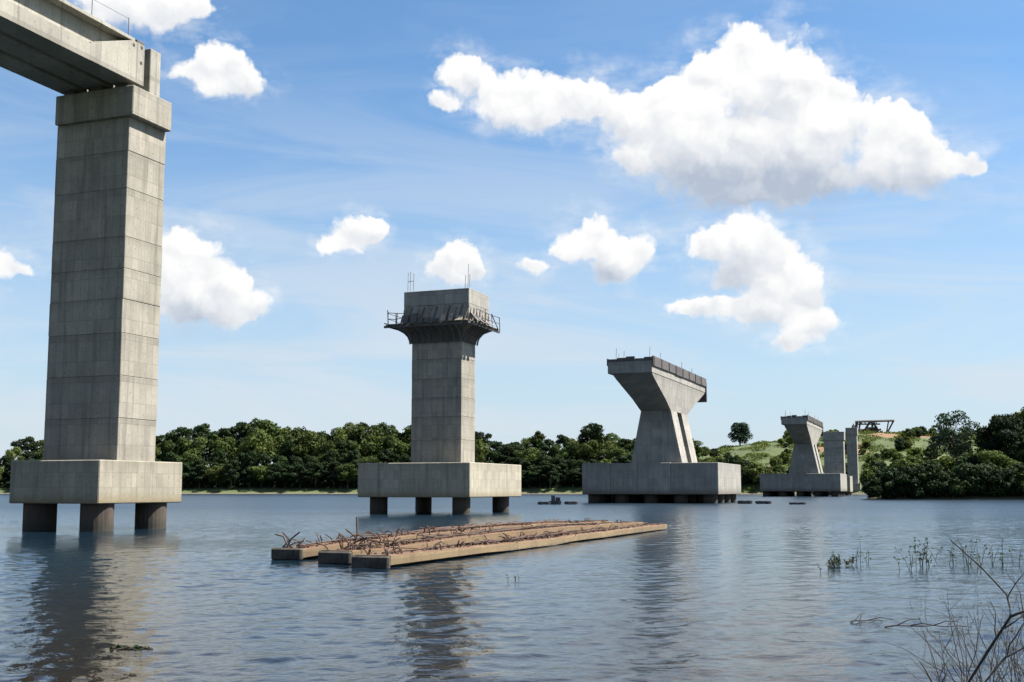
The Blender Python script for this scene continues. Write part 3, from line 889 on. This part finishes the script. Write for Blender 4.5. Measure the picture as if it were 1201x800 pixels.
# --- small floats and punts near the third pier
def punt(x, y, L, w, h, rz, label, drum=False):
    root = empty('work_punt', (x, y, 0), rz)
    tag(root, label, 'punt', 'floats near the wide pile cap')
    r = []
    for (f, ww, z0) in ((-.5, .35, .28), (-.42, .85, .05), (-.3, 1.0, -.12), (.3, 1.0, -.12), (.42, .85, .05), (.5, .35, .28)):
        xx = f * L
        r.append([(xx, -w/2*ww, z0 * h), (xx, w/2*ww, z0 * h), (xx, w/2*ww, h), (xx, -w/2*ww, h)])
    Geo().loft(r).build('hull', M['float'], root)
    Geo().box(-L*.3, -L*.22, -w*.46, w*.46, h, h + .05).build('thwart', M['timber'], root)
    Geo().box(L*.15, L*.23, -w*.46, w*.46, h, h + .05).build('thwart', M['timber'], root)
    if drum:
        Geo().tube([(-.3, 0, h + .0), (-.3, 0, h + .85)], .32, 12).build('drum', M['drum'], root)
        Geo().box(.1, .8, -.35, .35, h, h + .55).build('crate', M['float'], root, bevel=.03)
punt(5.0, 181, 2.0, 1.1, .42, .1, 'leftmost low dark float left of the wide pile cap')
punt(6.8, 183, 1.9, 1.3, .55, -.1, 'dark float carrying a drum and crate left of the wide pile cap', True)
punt(9.3, 182, 2.1, 1.1, .45, .15, 'low dark float closest to the left end of the wide pile cap')
punt(38.2, 190, 2.4, 1.2, .5, .1, 'dark float against the right end of the wide pile cap')
punt(41.0, 189, 2.6, 1.2, .45, -.05, 'dark float next right of the wide pile cap, in open water')
punt(44.6, 181, 2.6, 1.2, .32, .05, 'low flat float alone before the far Y-headed pier')

# --- launching truss on the hill top
def truss():
    root = empty('launching_truss', W(-42.8, 712, 0), -TH)
    z0 = float(ground(*W(-42.8, 712)[:2]))
    root.location.z = z0
    tag(root, 'dark steel launching truss on the bare hill top', 'steel truss')
    L = 10.5
    for x in (-10.5, 10.5):
        pass
    hh = 6.6
    kr = 1.3
    def bar(p, q, r, name, mat='steel'):
        Geo().tube([p, q], r * kr, 4).build(name, M[mat], root)
    for yy in (-1.6, 1.6):
        bar((-11, yy, hh), (11, yy, hh + .2), .42, 'top_chord')
        bar((-10.5, yy, hh - 1.5), (3, yy, hh - 1.7), .26, 'lower_chord')
        bar((10.6, yy, hh), (6.5, yy, -1), .28, 'leg')
        bar((7.8, yy, hh), (6.3, yy, -1), .22, 'leg')
        bar((-10.5, yy, hh), (-10.5, yy, -2), .4, 'leg')
        bar((-8.2, yy, hh), (-9.6, yy, -2), .3, 'leg')
        bar((-2.5, yy, hh), (4.8, yy, -.5), .40, 'diagonal')
        bar((-2.5, yy, hh), (-7, yy, -.5), .40, 'diagonal')
        bar((-.5, yy, hh), (1.2, yy, -.5), .34, 'diagonal')
        bar((-1.5, yy, hh - 1.5), (-1.2, yy, -.5), .4, 'post')
        bar((-9, yy, 1.8), (3.5, yy, 1.8), .3, 'bottom_chord', 'rust')
        for k in range(6):
            bar((-10.2 + k * 2.1, yy, hh), (-9.2 + k * 2.1, yy, hh - 1.55), .16, 'lacing')
    for xx in (-10.5, -2.5, 6.0, 10.5):
        bar((xx, -1.6, hh), (xx, 1.6, hh), .25, 'cross_beam')
    for k in range(7):
        bar((-9 + k * 2.0, -2.4, -.4), (-8.2 + k * 2.1, -2.0, .8 + (k * 5 % 3) * .5), .3, 'scrap_beam', 'rust')
    Geo().box(-5.5, 1.5, -1.4, 1.4, 0, 3.2).build('winch_house', M['form'], root, bevel=.1)
    for k in range(5):
        bar((-13.5 + k * .7, -1, -3), (-12.8 + k * .7, 1, 4.5 + (k % 2)), .25, 'stacked_beam')
truss()

# ------------------------------------------------------------------ vegetation
def leaf_mesh(name, mat, centers, normals, sizes, tints, rng, quad_ratio=0.75):
    n = len(centers)
    nrm = normals / (np.linalg.norm(normals, axis=1, keepdims=True) + 1e-9)
    ref = rng.normal(size=(n, 3))
    a = np.cross(nrm, ref)
    a /= np.linalg.norm(a, axis=1, keepdims=True) + 1e-9
    b_ = np.cross(nrm, a)
    s = sizes[:, None]
    v = np.empty((n, 4, 3))
    v[:, 0] = centers - a * s
    v[:, 1] = centers - b_ * s * quad_ratio * rng.uniform(.6, 1.1, (n, 1))
    v[:, 2] = centers + a * s
    v[:, 3] = centers + b_ * s * quad_ratio * rng.uniform(.6, 1.1, (n, 1))
    me = bpy.data.meshes.new(name)
    me.vertices.add(n * 4)
    me.vertices.foreach_set('co', v.reshape(-1))
    me.loops.add(n * 4)
    me.loops.foreach_set('vertex_index', np.arange(n * 4, dtype=np.int32))
    me.polygons.add(n)
    me.polygons.foreach_set('loop_start', np.arange(0, n * 4, 4, dtype=np.int32))
    me.polygons.foreach_set('loop_total', np.full(n, 4, dtype=np.int32))
    me.update(calc_edges=True)
    at = me.attributes.new('tint', 'FLOAT', 'FACE')
    at.data.foreach_set('value', tints.astype(np.float32))
    me.materials.append(mat)
    return me

def crown_lobes(rng, Hh, Rr, nl, z0, top_flat=1.0):
    """lobes in a unit tree: centres and radii"""
    c, r = [], []
    for k in range(nl):
        f = (k + .5) / nl
        zz = z0 + (1 - z0) * (0.08 + .80 * f)
        prof = math.sin(math.pi * min(.97, .18 + .74 * f) ** top_flat)
        ang = k * 2.4 + rng.uniform(-.5, .5)
        rad = Rr * prof * rng.uniform(.35, .85)
        c.append((rad * math.cos(ang), rad * math.sin(ang), zz * Hh))
        r.append(Rr * rng.uniform(.27, .46))
    return np.array(c), np.array(r)

def tree_meshes(seed, Hh, Rr, nl, nleaf, leaf, mat, bark, z0=.28, flat=.75, trunk_r=.32):
    rng = np.random.default_rng(seed)
    lc, lr = crown_lobes(rng, Hh, Rr, nl, z0)
    per = rng.choice(nl, nleaf, p=(lr ** 2) / (lr ** 2).sum())
    dirs = rng.normal(size=(nleaf, 3))
    dirs[:, 2] += .35
    dirs /= np.linalg.norm(dirs, axis=1, keepdims=True)
    rad = lr[per] * (rng.uniform(.35, 1.0, nleaf) ** .45) * rng.uniform(.85, 1.12, nleaf)
    cen = lc[per] + dirs * rad[:, None] * np.array([1, 1, flat])
    cen += rng.normal(size=cen.shape) * leaf * .3
    nr = dirs + rng.normal(size=dirs.shape) * .55
    tl = rng.uniform(0, 1, nl)
    tints = np.clip(tl[per] * .7 + rng.uniform(0, .4, nleaf) - .05, 0, 1)
    me = leaf_mesh('crown', mat, cen, nr, leaf * rng.uniform(.6, 1.25, nleaf), tints, rng)
    g = Geo()
    ztop = Hh * .72
    bend = rng.uniform(-.06, .06, 2) * Hh
    path = [(bend[0] * f * f, bend[1] * f * f, ztop * f) for f in (0, .15, .4, .7, 1)]
    g.tube([(0, 0, -1.0)] + path[1:], [trunk_r * 1.35, trunk_r * 1.05, trunk_r * .85, trunk_r * .6, trunk_r * .25], 7)
    for k in range(nl):
        f = float(np.clip((lc[k][2] / Hh - .18) / .72, .3, .95))
        p0 = Vector((bend[0] * f * f, bend[1] * f * f, ztop * f))
        p1 = Vector(lc[k])
        mid = p0.lerp(p1, .5) + Vector((0, 0, -.05 * Hh * rng.uniform(0, 1)))
        g.tube([p0, mid, p1], [trunk_r * .42, trunk_r * .26, trunk_r * .1], 5)
    tm = g.build('trunk', bark)
    tme = tm.data
    bpy.data.objects.remove(tm)
    return tme, me

def place_tree(kind, meshes, x, y, sc, rz, label, cat, group, sxy=1.0, z=None):
    gz = float(ground(x, y)) if z is None else z
    root = empty(kind, (x, y, gz), rz)
    root.scale = (sc * sxy, sc * sxy, sc)
    tag(root, label, cat, group)
    tr = bpy.data.objects.new('trunk', meshes[0])
    cr = bpy.data.objects.new('crown', meshes[1])
    for o in (tr, cr):
        col.objects.link(o)
        o.parent = root
    return root

# unit height 20 m for the forest kinds
FOREST = [tree_meshes(100 + k, 20, 7.4 + .8 * (k % 3), 14 + k % 4, 3600, .56, M['leaf'] if k % 3 else M['leaf_dark'], M['bark'], .22 + .06 * (k % 3), (.55, .8, .62)[k % 3]) for k in range(6)]
TALL = [tree_meshes(130 + k, 20, 4.8, 13, 2300, .58, M['leaf'], M['pale_bark'], .34, .95) for k in range(2)]
UMBRELLA = [tree_meshes(140 + k, 20, 7.5, 9, 1700, .55, M['leaf_dark'], M['bark'], .62, .55) for k in range(2)]
SPARSE = [tree_meshes(150, 20, 5.0, 8, 420, .55, M['leaf_dark'], M['bark'], .45, .8, .35)]
BUSH = [tree_meshes(160 + k, 5, 3.0, 12, 3200, .24, (M['leaf_yellow'], M['leaf'], M['leaf_dark'])[k % 3], M['bark'], .05, .8, .12) for k in range(6)]
RIGHT = [tree_meshes(180 + k, 20, 8.2, 17, 9500, .40, M['leaf_dark'] if k == 1 else M['leaf'], M['pale_bark'], .30, .62, .42) for k in range(3)]
OPEN = [tree_meshes(190, 20, 7.5, 16, 3000, .34, M['leaf_blue'], M['bark'], .40, .5, .40)]
LONE = [tree_meshes(195, 14, 6.6, 18, 3300, .5, M['leaf_blue'], M['bark'], .16, .9, .4)]

SKY_X = [-40, 0, 50, 120, 190, 250, 300, 330, 350, 400, 450, 480, 520, 560, 590, 610, 640, 680, 700, 740, 770, 800, 820, 850, 870, 900]
SKY_Y = [508, 510, 513, 508, 503, 498, 491, 499, 496, 498, 496, 497, 500, 503, 512, 511, 506, 510, 503, 506, 512, 514, 519, 528, 535, 540]
far_x = [-500, -200, -60, 40, 100, 130, 160, 176]
far_y = [640, 640, 628, 602, 588, 584, 578, 566]
ZONES = [(50, 'left of nearest pier'), (480, 'left of scaffolded pier'), (690, 'left of broad Y-headed pier'), (2000, 'right of broad Y-headed pier')]
ROWS = [(9, .42, 8.0, 'low waterside tree of far forest'), (18, .62, 9.0, 'tree on lower slope of far forest'), (36, .80, 9.5, 'tree on upper slope of far forest'), (58, .97, 8.5, 'skyline tree of far forest')]
rt = random.Random(5)
cnt = 0
for ri, (inl, frac, step, what) in enumerate(ROWS):
    X = -300.0
    while X < 118:
        X += step * rt.uniform(.75, 1.25) * (1.0 if X < -30 else .78)
        Y = float(np.interp(X, far_x, far_y)) + inl + rt.uniform(-5, 5) * (1 if ri else .4)
        px = 600.5 + 1350 * X / Y
        ys = float(np.interp(px, SKY_X, SKY_Y))
        yt = 578 + (ys - 578) * (frac + rt.uniform(-.09, .07))
        ztop = EYE + (574 - yt) / 1350 * Y
        g0 = float(ground(X, Y))
        hgt = ztop - g0
        if hgt < 4.5 or (ri == 0 and rt.random() < .12):
            continue
        zone = [z for lim, z in ZONES if px < lim][0]
        sc = hgt / 20.0
        k = rt.randrange(6) if ri > 1 else rt.choice((0, 3, 0, 3, 1))
        wide = min(1.5, max(.9, (6.5 / 7.0) / sc)) * rt.uniform(.8, 1.15) if sc < 1 else rt.uniform(.75, 1.1)
        ms = FOREST[k]
        if ri >= 2 and rt.random() < .16:
            ms = TALL[rt.randrange(2)]
        if ri == 3 and rt.random() < .13:
            ms = UMBRELLA[rt.randrange(2)]
        shade = 'flat-topped ' if ms in UMBRELLA else 'narrow-crowned ' if ms in TALL else ('mid-green ' if k % 3 else 'dark green ')
        place_tree('forest_tree', ms, X, Y, sc, rt.uniform(0, 6.28), shade + what + ', ' + zone, 'tree', shade + what + ', ' + zone, wide)
        cnt += 1
# a bare-armed emergent tree and two flat crowns that stand out of the skyline
place_tree('emergent_tree', SPARSE[0], -124, 690, 1.52, .4, 'thin bare-armed tree poking above the forest skyline left of the scaffolded pier', 'tree', None, .8)
place_tree('emergent_tree', UMBRELLA[0], 46, 655, 1.36, 1.0, 'flat-crowned tree above the forest just left of the broad Y-headed pier', 'tree', None, .95)
place_tree('emergent_tree', FOREST[1], -152, 690, 1.72, 2.0, 'tallest round-topped tree of the forest, midway between nearest and scaffolded pier', 'tree', None, .85)

# undergrowth along the far bank: one mass
def undergrowth(name, pts, spread, hmax, n, leaf, mat, label, seed):
    rng = np.random.default_rng(seed)
    seg = rng.integers(0, len(pts) - 1, n)
    f = rng.uniform(0, 1, n)
    P = np.array(pts, float)
    base = P[seg] * (1 - f[:, None]) + P[seg + 1] * f[:, None]
    x = base[:, 0] + rng.uniform(-2, 2, n)
    y = base[:, 1] + spread * rng.uniform(0, 1, n)
    lump = np.abs(np.sin(x * .31 + y * .17) * np.sin(x * .13 - y * .21 + 1)) ** .6
    gz = ground(x, y)
    keep = gz > .25
    x, y, gz, lump = x[keep], y[keep], gz[keep], lump[keep]
    m_ = len(x)
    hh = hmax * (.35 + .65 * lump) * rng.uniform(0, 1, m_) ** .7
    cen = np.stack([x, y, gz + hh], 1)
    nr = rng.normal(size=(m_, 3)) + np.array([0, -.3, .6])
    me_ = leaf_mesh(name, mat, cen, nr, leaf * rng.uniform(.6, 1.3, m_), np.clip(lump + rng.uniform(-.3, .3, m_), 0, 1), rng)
    return tag(obj_from(name, me_), label, 'undergrowth', kind='stuff')
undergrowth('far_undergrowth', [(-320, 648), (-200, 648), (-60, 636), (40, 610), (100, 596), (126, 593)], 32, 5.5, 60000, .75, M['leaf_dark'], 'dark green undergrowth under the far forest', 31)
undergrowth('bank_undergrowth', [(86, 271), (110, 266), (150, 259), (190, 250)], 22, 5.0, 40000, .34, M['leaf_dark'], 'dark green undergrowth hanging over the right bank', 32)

def scrub():
    rng = np.random.default_rng(35)
    n = 120000
    x = rng.uniform(95, 330, n)
    y = rng.uniform(586, 700, n)
    lump = np.sin(x * .21 + y * .11) * np.sin(x * .09 - y * .19 + 1) + .6 * np.sin(x * .47 + 2) * np.sin(y * .41)
    gz = ground(x, y)
    keep = (gz > .6) & (lump > rng.uniform(-.3, .9, n))
    x, y, gz, lump = x[keep], y[keep], gz[keep], lump[keep]
    m_ = len(x)
    cen = np.stack([x, y, gz + rng.uniform(0, 1, m_) * np.clip(.5 + lump, .3, 1.8)], 1)
    me_ = leaf_mesh('hillside_scrub', M['leaf_yellow'], cen, rng.normal(size=(m_, 3)) + np.array([0, -.3, .6]), rng.uniform(.25, .6, m_), rng.uniform(0, 1, m_), rng)
    tag(obj_from('hillside_scrub', me_), 'yellow-green scrub covering the hill behind the far piers', 'scrub', kind='stuff')
scrub()

# right bank: bushes at the water, tall trees behind
rb = random.Random(11)
def bush(x, y, sc, k, label, group):
    place_tree('shrub', BUSH[k], x, y, sc, rb.uniform(0, 6.28), label, 'shrub', group, rb.uniform(.95, 1.25))
for i in range(16):
    x = 86 + i * 2.6
    bush(x, 268.6 - i * .36 + rb.uniform(0, 1.6), rb.uniform(1.1, 1.5), 2 if i % 3 else 5, 'dark rounded shrub at the water edge of the right bank', 'dark shrubs on the right bank edge')
for i in range(18):
    x = 89 + i * 2.3
    bush(x, 283 + rb.uniform(0, 10), rb.uniform(1.3, 1.75), rb.choice((1, 2, 4, 5)), 'mid-green shrub behind the water-edge shrubs of the right bank', 'second row of shrubs on the right bank')
for i in range(16):
    y = rb.uniform(305, 420)
    x = .315 * y + rb.uniform(6, 36)
    bush(x, y, rb.uniform(1.2, 1.8), rb.choice((0, 1, 4, 1)), 'lighter shrub on the low slope behind the right bank', 'shrubs on the low slope of the right bank')
# tall trees on the right
place_tree('broad_tree', RIGHT[0], 131, 289, 1.02, .3, 'tallest dense broad tree at the right edge of the picture', 'tree', None, .95)
place_tree('broad_tree', RIGHT[1], 121.5, 284, .92, 1.7, 'dark dense tree right of the open airy tree on the right bank', 'tree', None, .95)
place_tree('broad_tree', RIGHT[2], 126, 275, .66, 2.4, 'lower leafy tree overhanging the water near the right edge', 'tree', None, 1.2)
place_tree('broad_tree', RIGHT[1], 138, 277, .78, 4.4, 'dark leafy tree cut by the right edge of the picture', 'tree', None, 1.2)
place_tree('broad_tree', RIGHT[0], 114, 274, .50, 5.2, 'small leafy tree below the open airy tree on the right bank', 'tree', None, 1.3)
place_tree('airy_tree', OPEN[0], 112, 292, 1.0, .2, 'airy open-crowned tree leaning over the right bank shrubs', 'tree', None, .95)
# lone tree and shrubs of the hill
place_tree('lone_tree', LONE[0], 136.5, 690, 1.0, .5, 'lone round bluish tree on the ridge right of the broad pier', 'tree', None, 1.22)
for i in range(175):
    x = rb.uniform(118, 300)
    y = rb.uniform(594, 684)
    px = 600.5 + 1350 * x / y
    if 835 < px < 912 and y > 640:
        continue
    if 1000 < px < 1056 and y > 640:
        continue
    k = rb.choice((0, 0, 3, 1, 1, 4, 2))
    if px < 905:
        lab, grp = 'yellow-green shrub on the slope left of the far Y-headed pier', 'shrubs on the slope left of the far pier'
    elif px < 1010:
        lab, grp = 'shrub on the slope behind the far piers', 'shrubs on the slope behind the far piers'
    else:
        lab, grp = 'shrub on the red and green hill below the truss', 'shrubs on the hill below the truss'
    bush(x, y, rb.uniform(.45, 1.3), k, {0: 'bright ', 3: 'dense bright '}.get(k, 'darker ') + lab.replace('yellow-green ', ''), {0: 'bright ', 3: 'dense bright '}.get(k, 'darker ') + grp)
for i in range(9):
    x = 118 + i * 6.2 + rb.uniform(-2, 2)
    bush(x, float(np.interp(x, far_x, far_y)) + rb.uniform(5, 12), rb.uniform(1.3, 2.2), rb.choice((2, 5, 4)), 'dark shrub by the water behind the far Y-headed pier', 'dark waterside shrubs behind the far pier')

# ------------------------------------------------------------------ water plants and dead brush near the camera
def water_plant(x, y, n, hmin, hmax, spread, leafy, label, seed):
    rr = random.Random(seed)
    rng = np.random.default_rng(seed)
    root = empty('water_plant', (x, y, 0), 0)
    tag(root, label, 'water plant', 'plants standing in the shallow water')
    g = Geo()
    cs, ns, ss = [], [], []
    for k in range(n):
        bx, by = rr.uniform(-spread, spread), rr.uniform(-spread, spread) * .6
        h = rr.uniform(hmin, hmax)
        tx, ty = bx + rr.gauss(0, .35) * h, by + rr.uniform(-.2, .2) * h
        g.tube([(bx, by, -.3), ((bx + tx) / 2 + rr.uniform(-.04, .04), (by + ty) / 2, h * .55), (tx, ty, h)], [.009, .007, .004], 5)
        for q in range(leafy):
            f = rr.uniform(.35, 1.05)
            cs.append((bx + (tx - bx) * f + rr.gauss(0, .05), by + (ty - by) * f + rr.gauss(0, .05), h * f + rr.gauss(0, .03)))
            ns.append((rr.gauss(0, 1), rr.gauss(0, 1), rr.gauss(.3, .7)))
            ss.append(rr.uniform(.02, .05))
    g.build('stem', M['stalk'], root)
    if cs:
        obj_from('foliage', leaf_mesh('foliage', M['reed'], np.array(cs), np.array(ns), np.array(ss), rng.uniform(0, 1, len(cs)), rng), root)
water_plant(10.1, 35.9, 16, .12, .42, .42, 16, 'low green leafy plant, leftmost in the shallow water at right', 41)
water_plant(11.0, 36.6, 5, .3, .95, .36, 5, 'thin-stemmed water plant just right of the low leafy one', 42)
water_plant(11.6, 34.0, 6, .3, 1.0, .22, 9, 'tufted water plant in the middle of the row at right', 43)
water_plant(12.5, 35.4, 10, .35, 1.0, .22, 10, 'bushy upright water plant right of the tufted one', 44)
water_plant(13.3, 33.6, 4, .3, .85, .3, 7, 'upright water plant, next to last of the row at right', 45)
water_plant(14.0, 36.6, 9, .3, 1.05, .45, 8, 'rightmost upright plant of the row in shallow water', 46)
water_plant(15.2, 36.4, 9, .3, .75, .6, 7, 'sparse dim water plant at the right picture edge', 47)
water_plant(8.9, 33.0, 4, .15, .4, .3, 3, 'tiny sparse sprig in open water left of the plant row', 48)
water_plant(0.05, 30.0, 3, .12, .28, .14, 2, 'tiny sprig poking out of the lake before the fallen girders', 49)

def grow(rr, p, d, length, rad, depth, out):
    """recursive twig: list of (points, radii)"""
    pts, rads = [p], [rad]
    n = 5
    for k in range(n):
        d = (d + Vector((rr.gauss(0, .16), rr.gauss(0, .16), rr.gauss(.03, .13)))).normalized()
        p = p + d * (length / n)
        pts.append(p)
        rads.append(rad * (1 - .75 * (k + 1) / n))
        if depth > 0 and k >= 1 and rr.random() < .75:
            sd = (d + Vector((rr.gauss(0, .7), rr.gauss(0, .5), rr.gauss(.15, .5)))).normalized()
            grow(rr, p, sd, length * rr.uniform(.35, .6), rads[-1] * .7, depth - 1, out)
    out.append((pts, rads))

def brush():
    root = empty('dead_bush', (3.2, 8.6, 0.05), 0)
    tag(root, 'dead leafless bush with a long crooked stem at the lower right corner', 'dead bush')
    off = Vector((3.2, 8.6, 0.05))
    rr = random.Random(77)
    def stem(pts, r0, name='branch'):
        v = [Vector(p) - off for p in pts]
        n = len(v)
        Geo().tube(v, [r0 * (1 - .72 * i / (n - 1)) for i in range(n)], 7).build(name, M['twig'], root, smooth=True)
    stem([(3.1, 8.6, 0.0), (3.2, 8.6, .5), (3.26, 8.6, .86), (3.33, 8.6, .95), (3.49, 8.6, 1.18), (3.66, 8.6, 1.42), (3.65, 8.58, 1.50), (3.64, 8.6, 1.58), (3.46, 8.6, 1.78), (3.24, 8.6, 1.98)], .016)
    stem([(3.2, 8.8, 0.0), (3.4, 8.9, .5), (3.50, 8.9, .81), (3.57, 8.9, .90), (3.73, 8.9, 1.08), (3.94, 8.9, 1.19), (4.15, 8.9, 1.28)], .0135)
    stem([(3.66, 8.6, 1.42), (3.79, 8.6, 1.47), (3.88, 8.6, 1.53), (4.05, 8.6, 1.6)], .011)
    stem([(3.05, 8.2, 0.0), (3.02, 8.2, .55), (2.96, 8.2, .93), (2.92, 8.2, 1.02), (2.88, 8.2, 1.10), (2.84, 8.2, 1.16)], .012)
    stem([(2.95, 8.2, .95), (3.02, 8.2, 1.06), (3.04, 8.2, 1.13)], .006)
    for (p, d, ln, r, dep) in (((3.55, 8.6, 1.27), (-.2, .1, 1), .30, .006, 1), ((3.64, 8.6, 1.55), (.6, 0, .7), .32, .006, 2), ((3.46, 8.6, 1.78), (.15, .1, 1), .14, .004, 1),
                               ((3.35, 8.6, 1.88), (-.5, 0, .5), .1, .003, 0), ((3.6, 8.6, 1.33), (.8, .1, .4), .4, .007, 2), ((3.75, 8.9, 1.1), (.1, 0, 1), .45, .007, 2), ((3.9, 8.9, 1.17), (.1, .2, 1), .5, .007, 2)):
        out = []
        grow(rr, Vector(p) - off, Vector(d).normalized(), ln, r, dep, out)
        g = Geo()
        for pts, rads in out:
            g.tube(pts, rads, 4)
        g.build('twig', M['twig'], root)
brush()

def weed_patch(x, y, n, h, seed, label):
    rr = random.Random(seed)
    root = empty('dead_weeds', (x, y, 0.0), 0)
    tag(root, label, 'dead weeds', 'leafless weeds at the lower right')
    for k in range(n):
        out = []
        b = Vector((rr.uniform(-.8, .8), rr.uniform(-.5, .5), -.15))
        grow(rr, b, Vector((rr.gauss(-.1, .3), 0, 1)).normalized(), h * rr.uniform(.5, 1.15), .0078, 2, out)
        g = Geo()
        for pts, rads in out:
            g.tube(pts, rads, 4)
        g.build('stem', M['twig'], root)
weed_patch(5.4, 12.6, 34, 1.1, 81, 'clump of leafless weeds behind the crooked dead stem')
weed_patch(6.1, 14.0, 38, 1.25, 82, 'leafless weeds at the right picture edge above the dead bush')
weed_patch(4.75, 11.8, 7, .55, 83, 'low sparse weeds left of the crooked dead stem')

def drift_twig(x, y, rz, ln, seed, label):
    rr = random.Random(seed)
    root = empty('drifting_twig', (x, y, 0.0), rz)
    tag(root, label, 'twig')
    pts = [(-ln / 2 + ln * k / 7, rr.uniform(-.05, .05), .012 + .03 * abs(math.sin(k * 1.3))) for k in range(8)]
    Geo().tube(pts, [.016 - .0014 * k for k in range(8)], 6).build('main_twig', M['twig'], root)
    for k in (1, 2, 4, 5):
        p = Vector(pts[k])
        q = p + Vector((rr.uniform(.1, .4), rr.choice((-1, 1)) * rr.uniform(.1, .4), rr.uniform(.03, .14)))
        Geo().tube([p, p.lerp(q, .5) + Vector((0, 0, .04)), q], [.009, .007, .004], 5).build('side_twig', M['twig'], root)
drift_twig(7.1, 20.0, -.12, 1.45, 91, 'thin dead twig lying on the water left of the weeds')
drift_twig(6.3, 20.8, .1, .6, 92, 'short twig floating at the left tip of the longer one')

def debris():
    root = empty('floating_debris', (-5.6, 17.3, 0), .1)
    tag(root, 'small clump of dark floating debris in the reflection of the nearest pier', 'debris')
    rr = random.Random(17)
    rng = np.random.default_rng(17)
    for k in range(5):
        a = rr.uniform(-.3, .3)
        x = rr.uniform(-.25, .2)
        Geo().tube([(x - .18, a * .3, .01), (x, a * .3 + .03, .035), (x + .2, a * .3 - .04, .012)], [.012, .014, .006], 5).build('stick', M['twig'], root)
    n = 60
    c = np.stack([rng.uniform(-.3, .3, n), rng.normal(0, .06, n), rng.uniform(.005, .05, n)], 1)
    obj_from('leaves', leaf_mesh('leaves', M['leaf_dark'], c, rng.normal(size=(n, 3)) + np.array([0, 0, 1.2]), rng.uniform(.02, .05, n), rng.uniform(0, .5, n), rng), root)
debris()
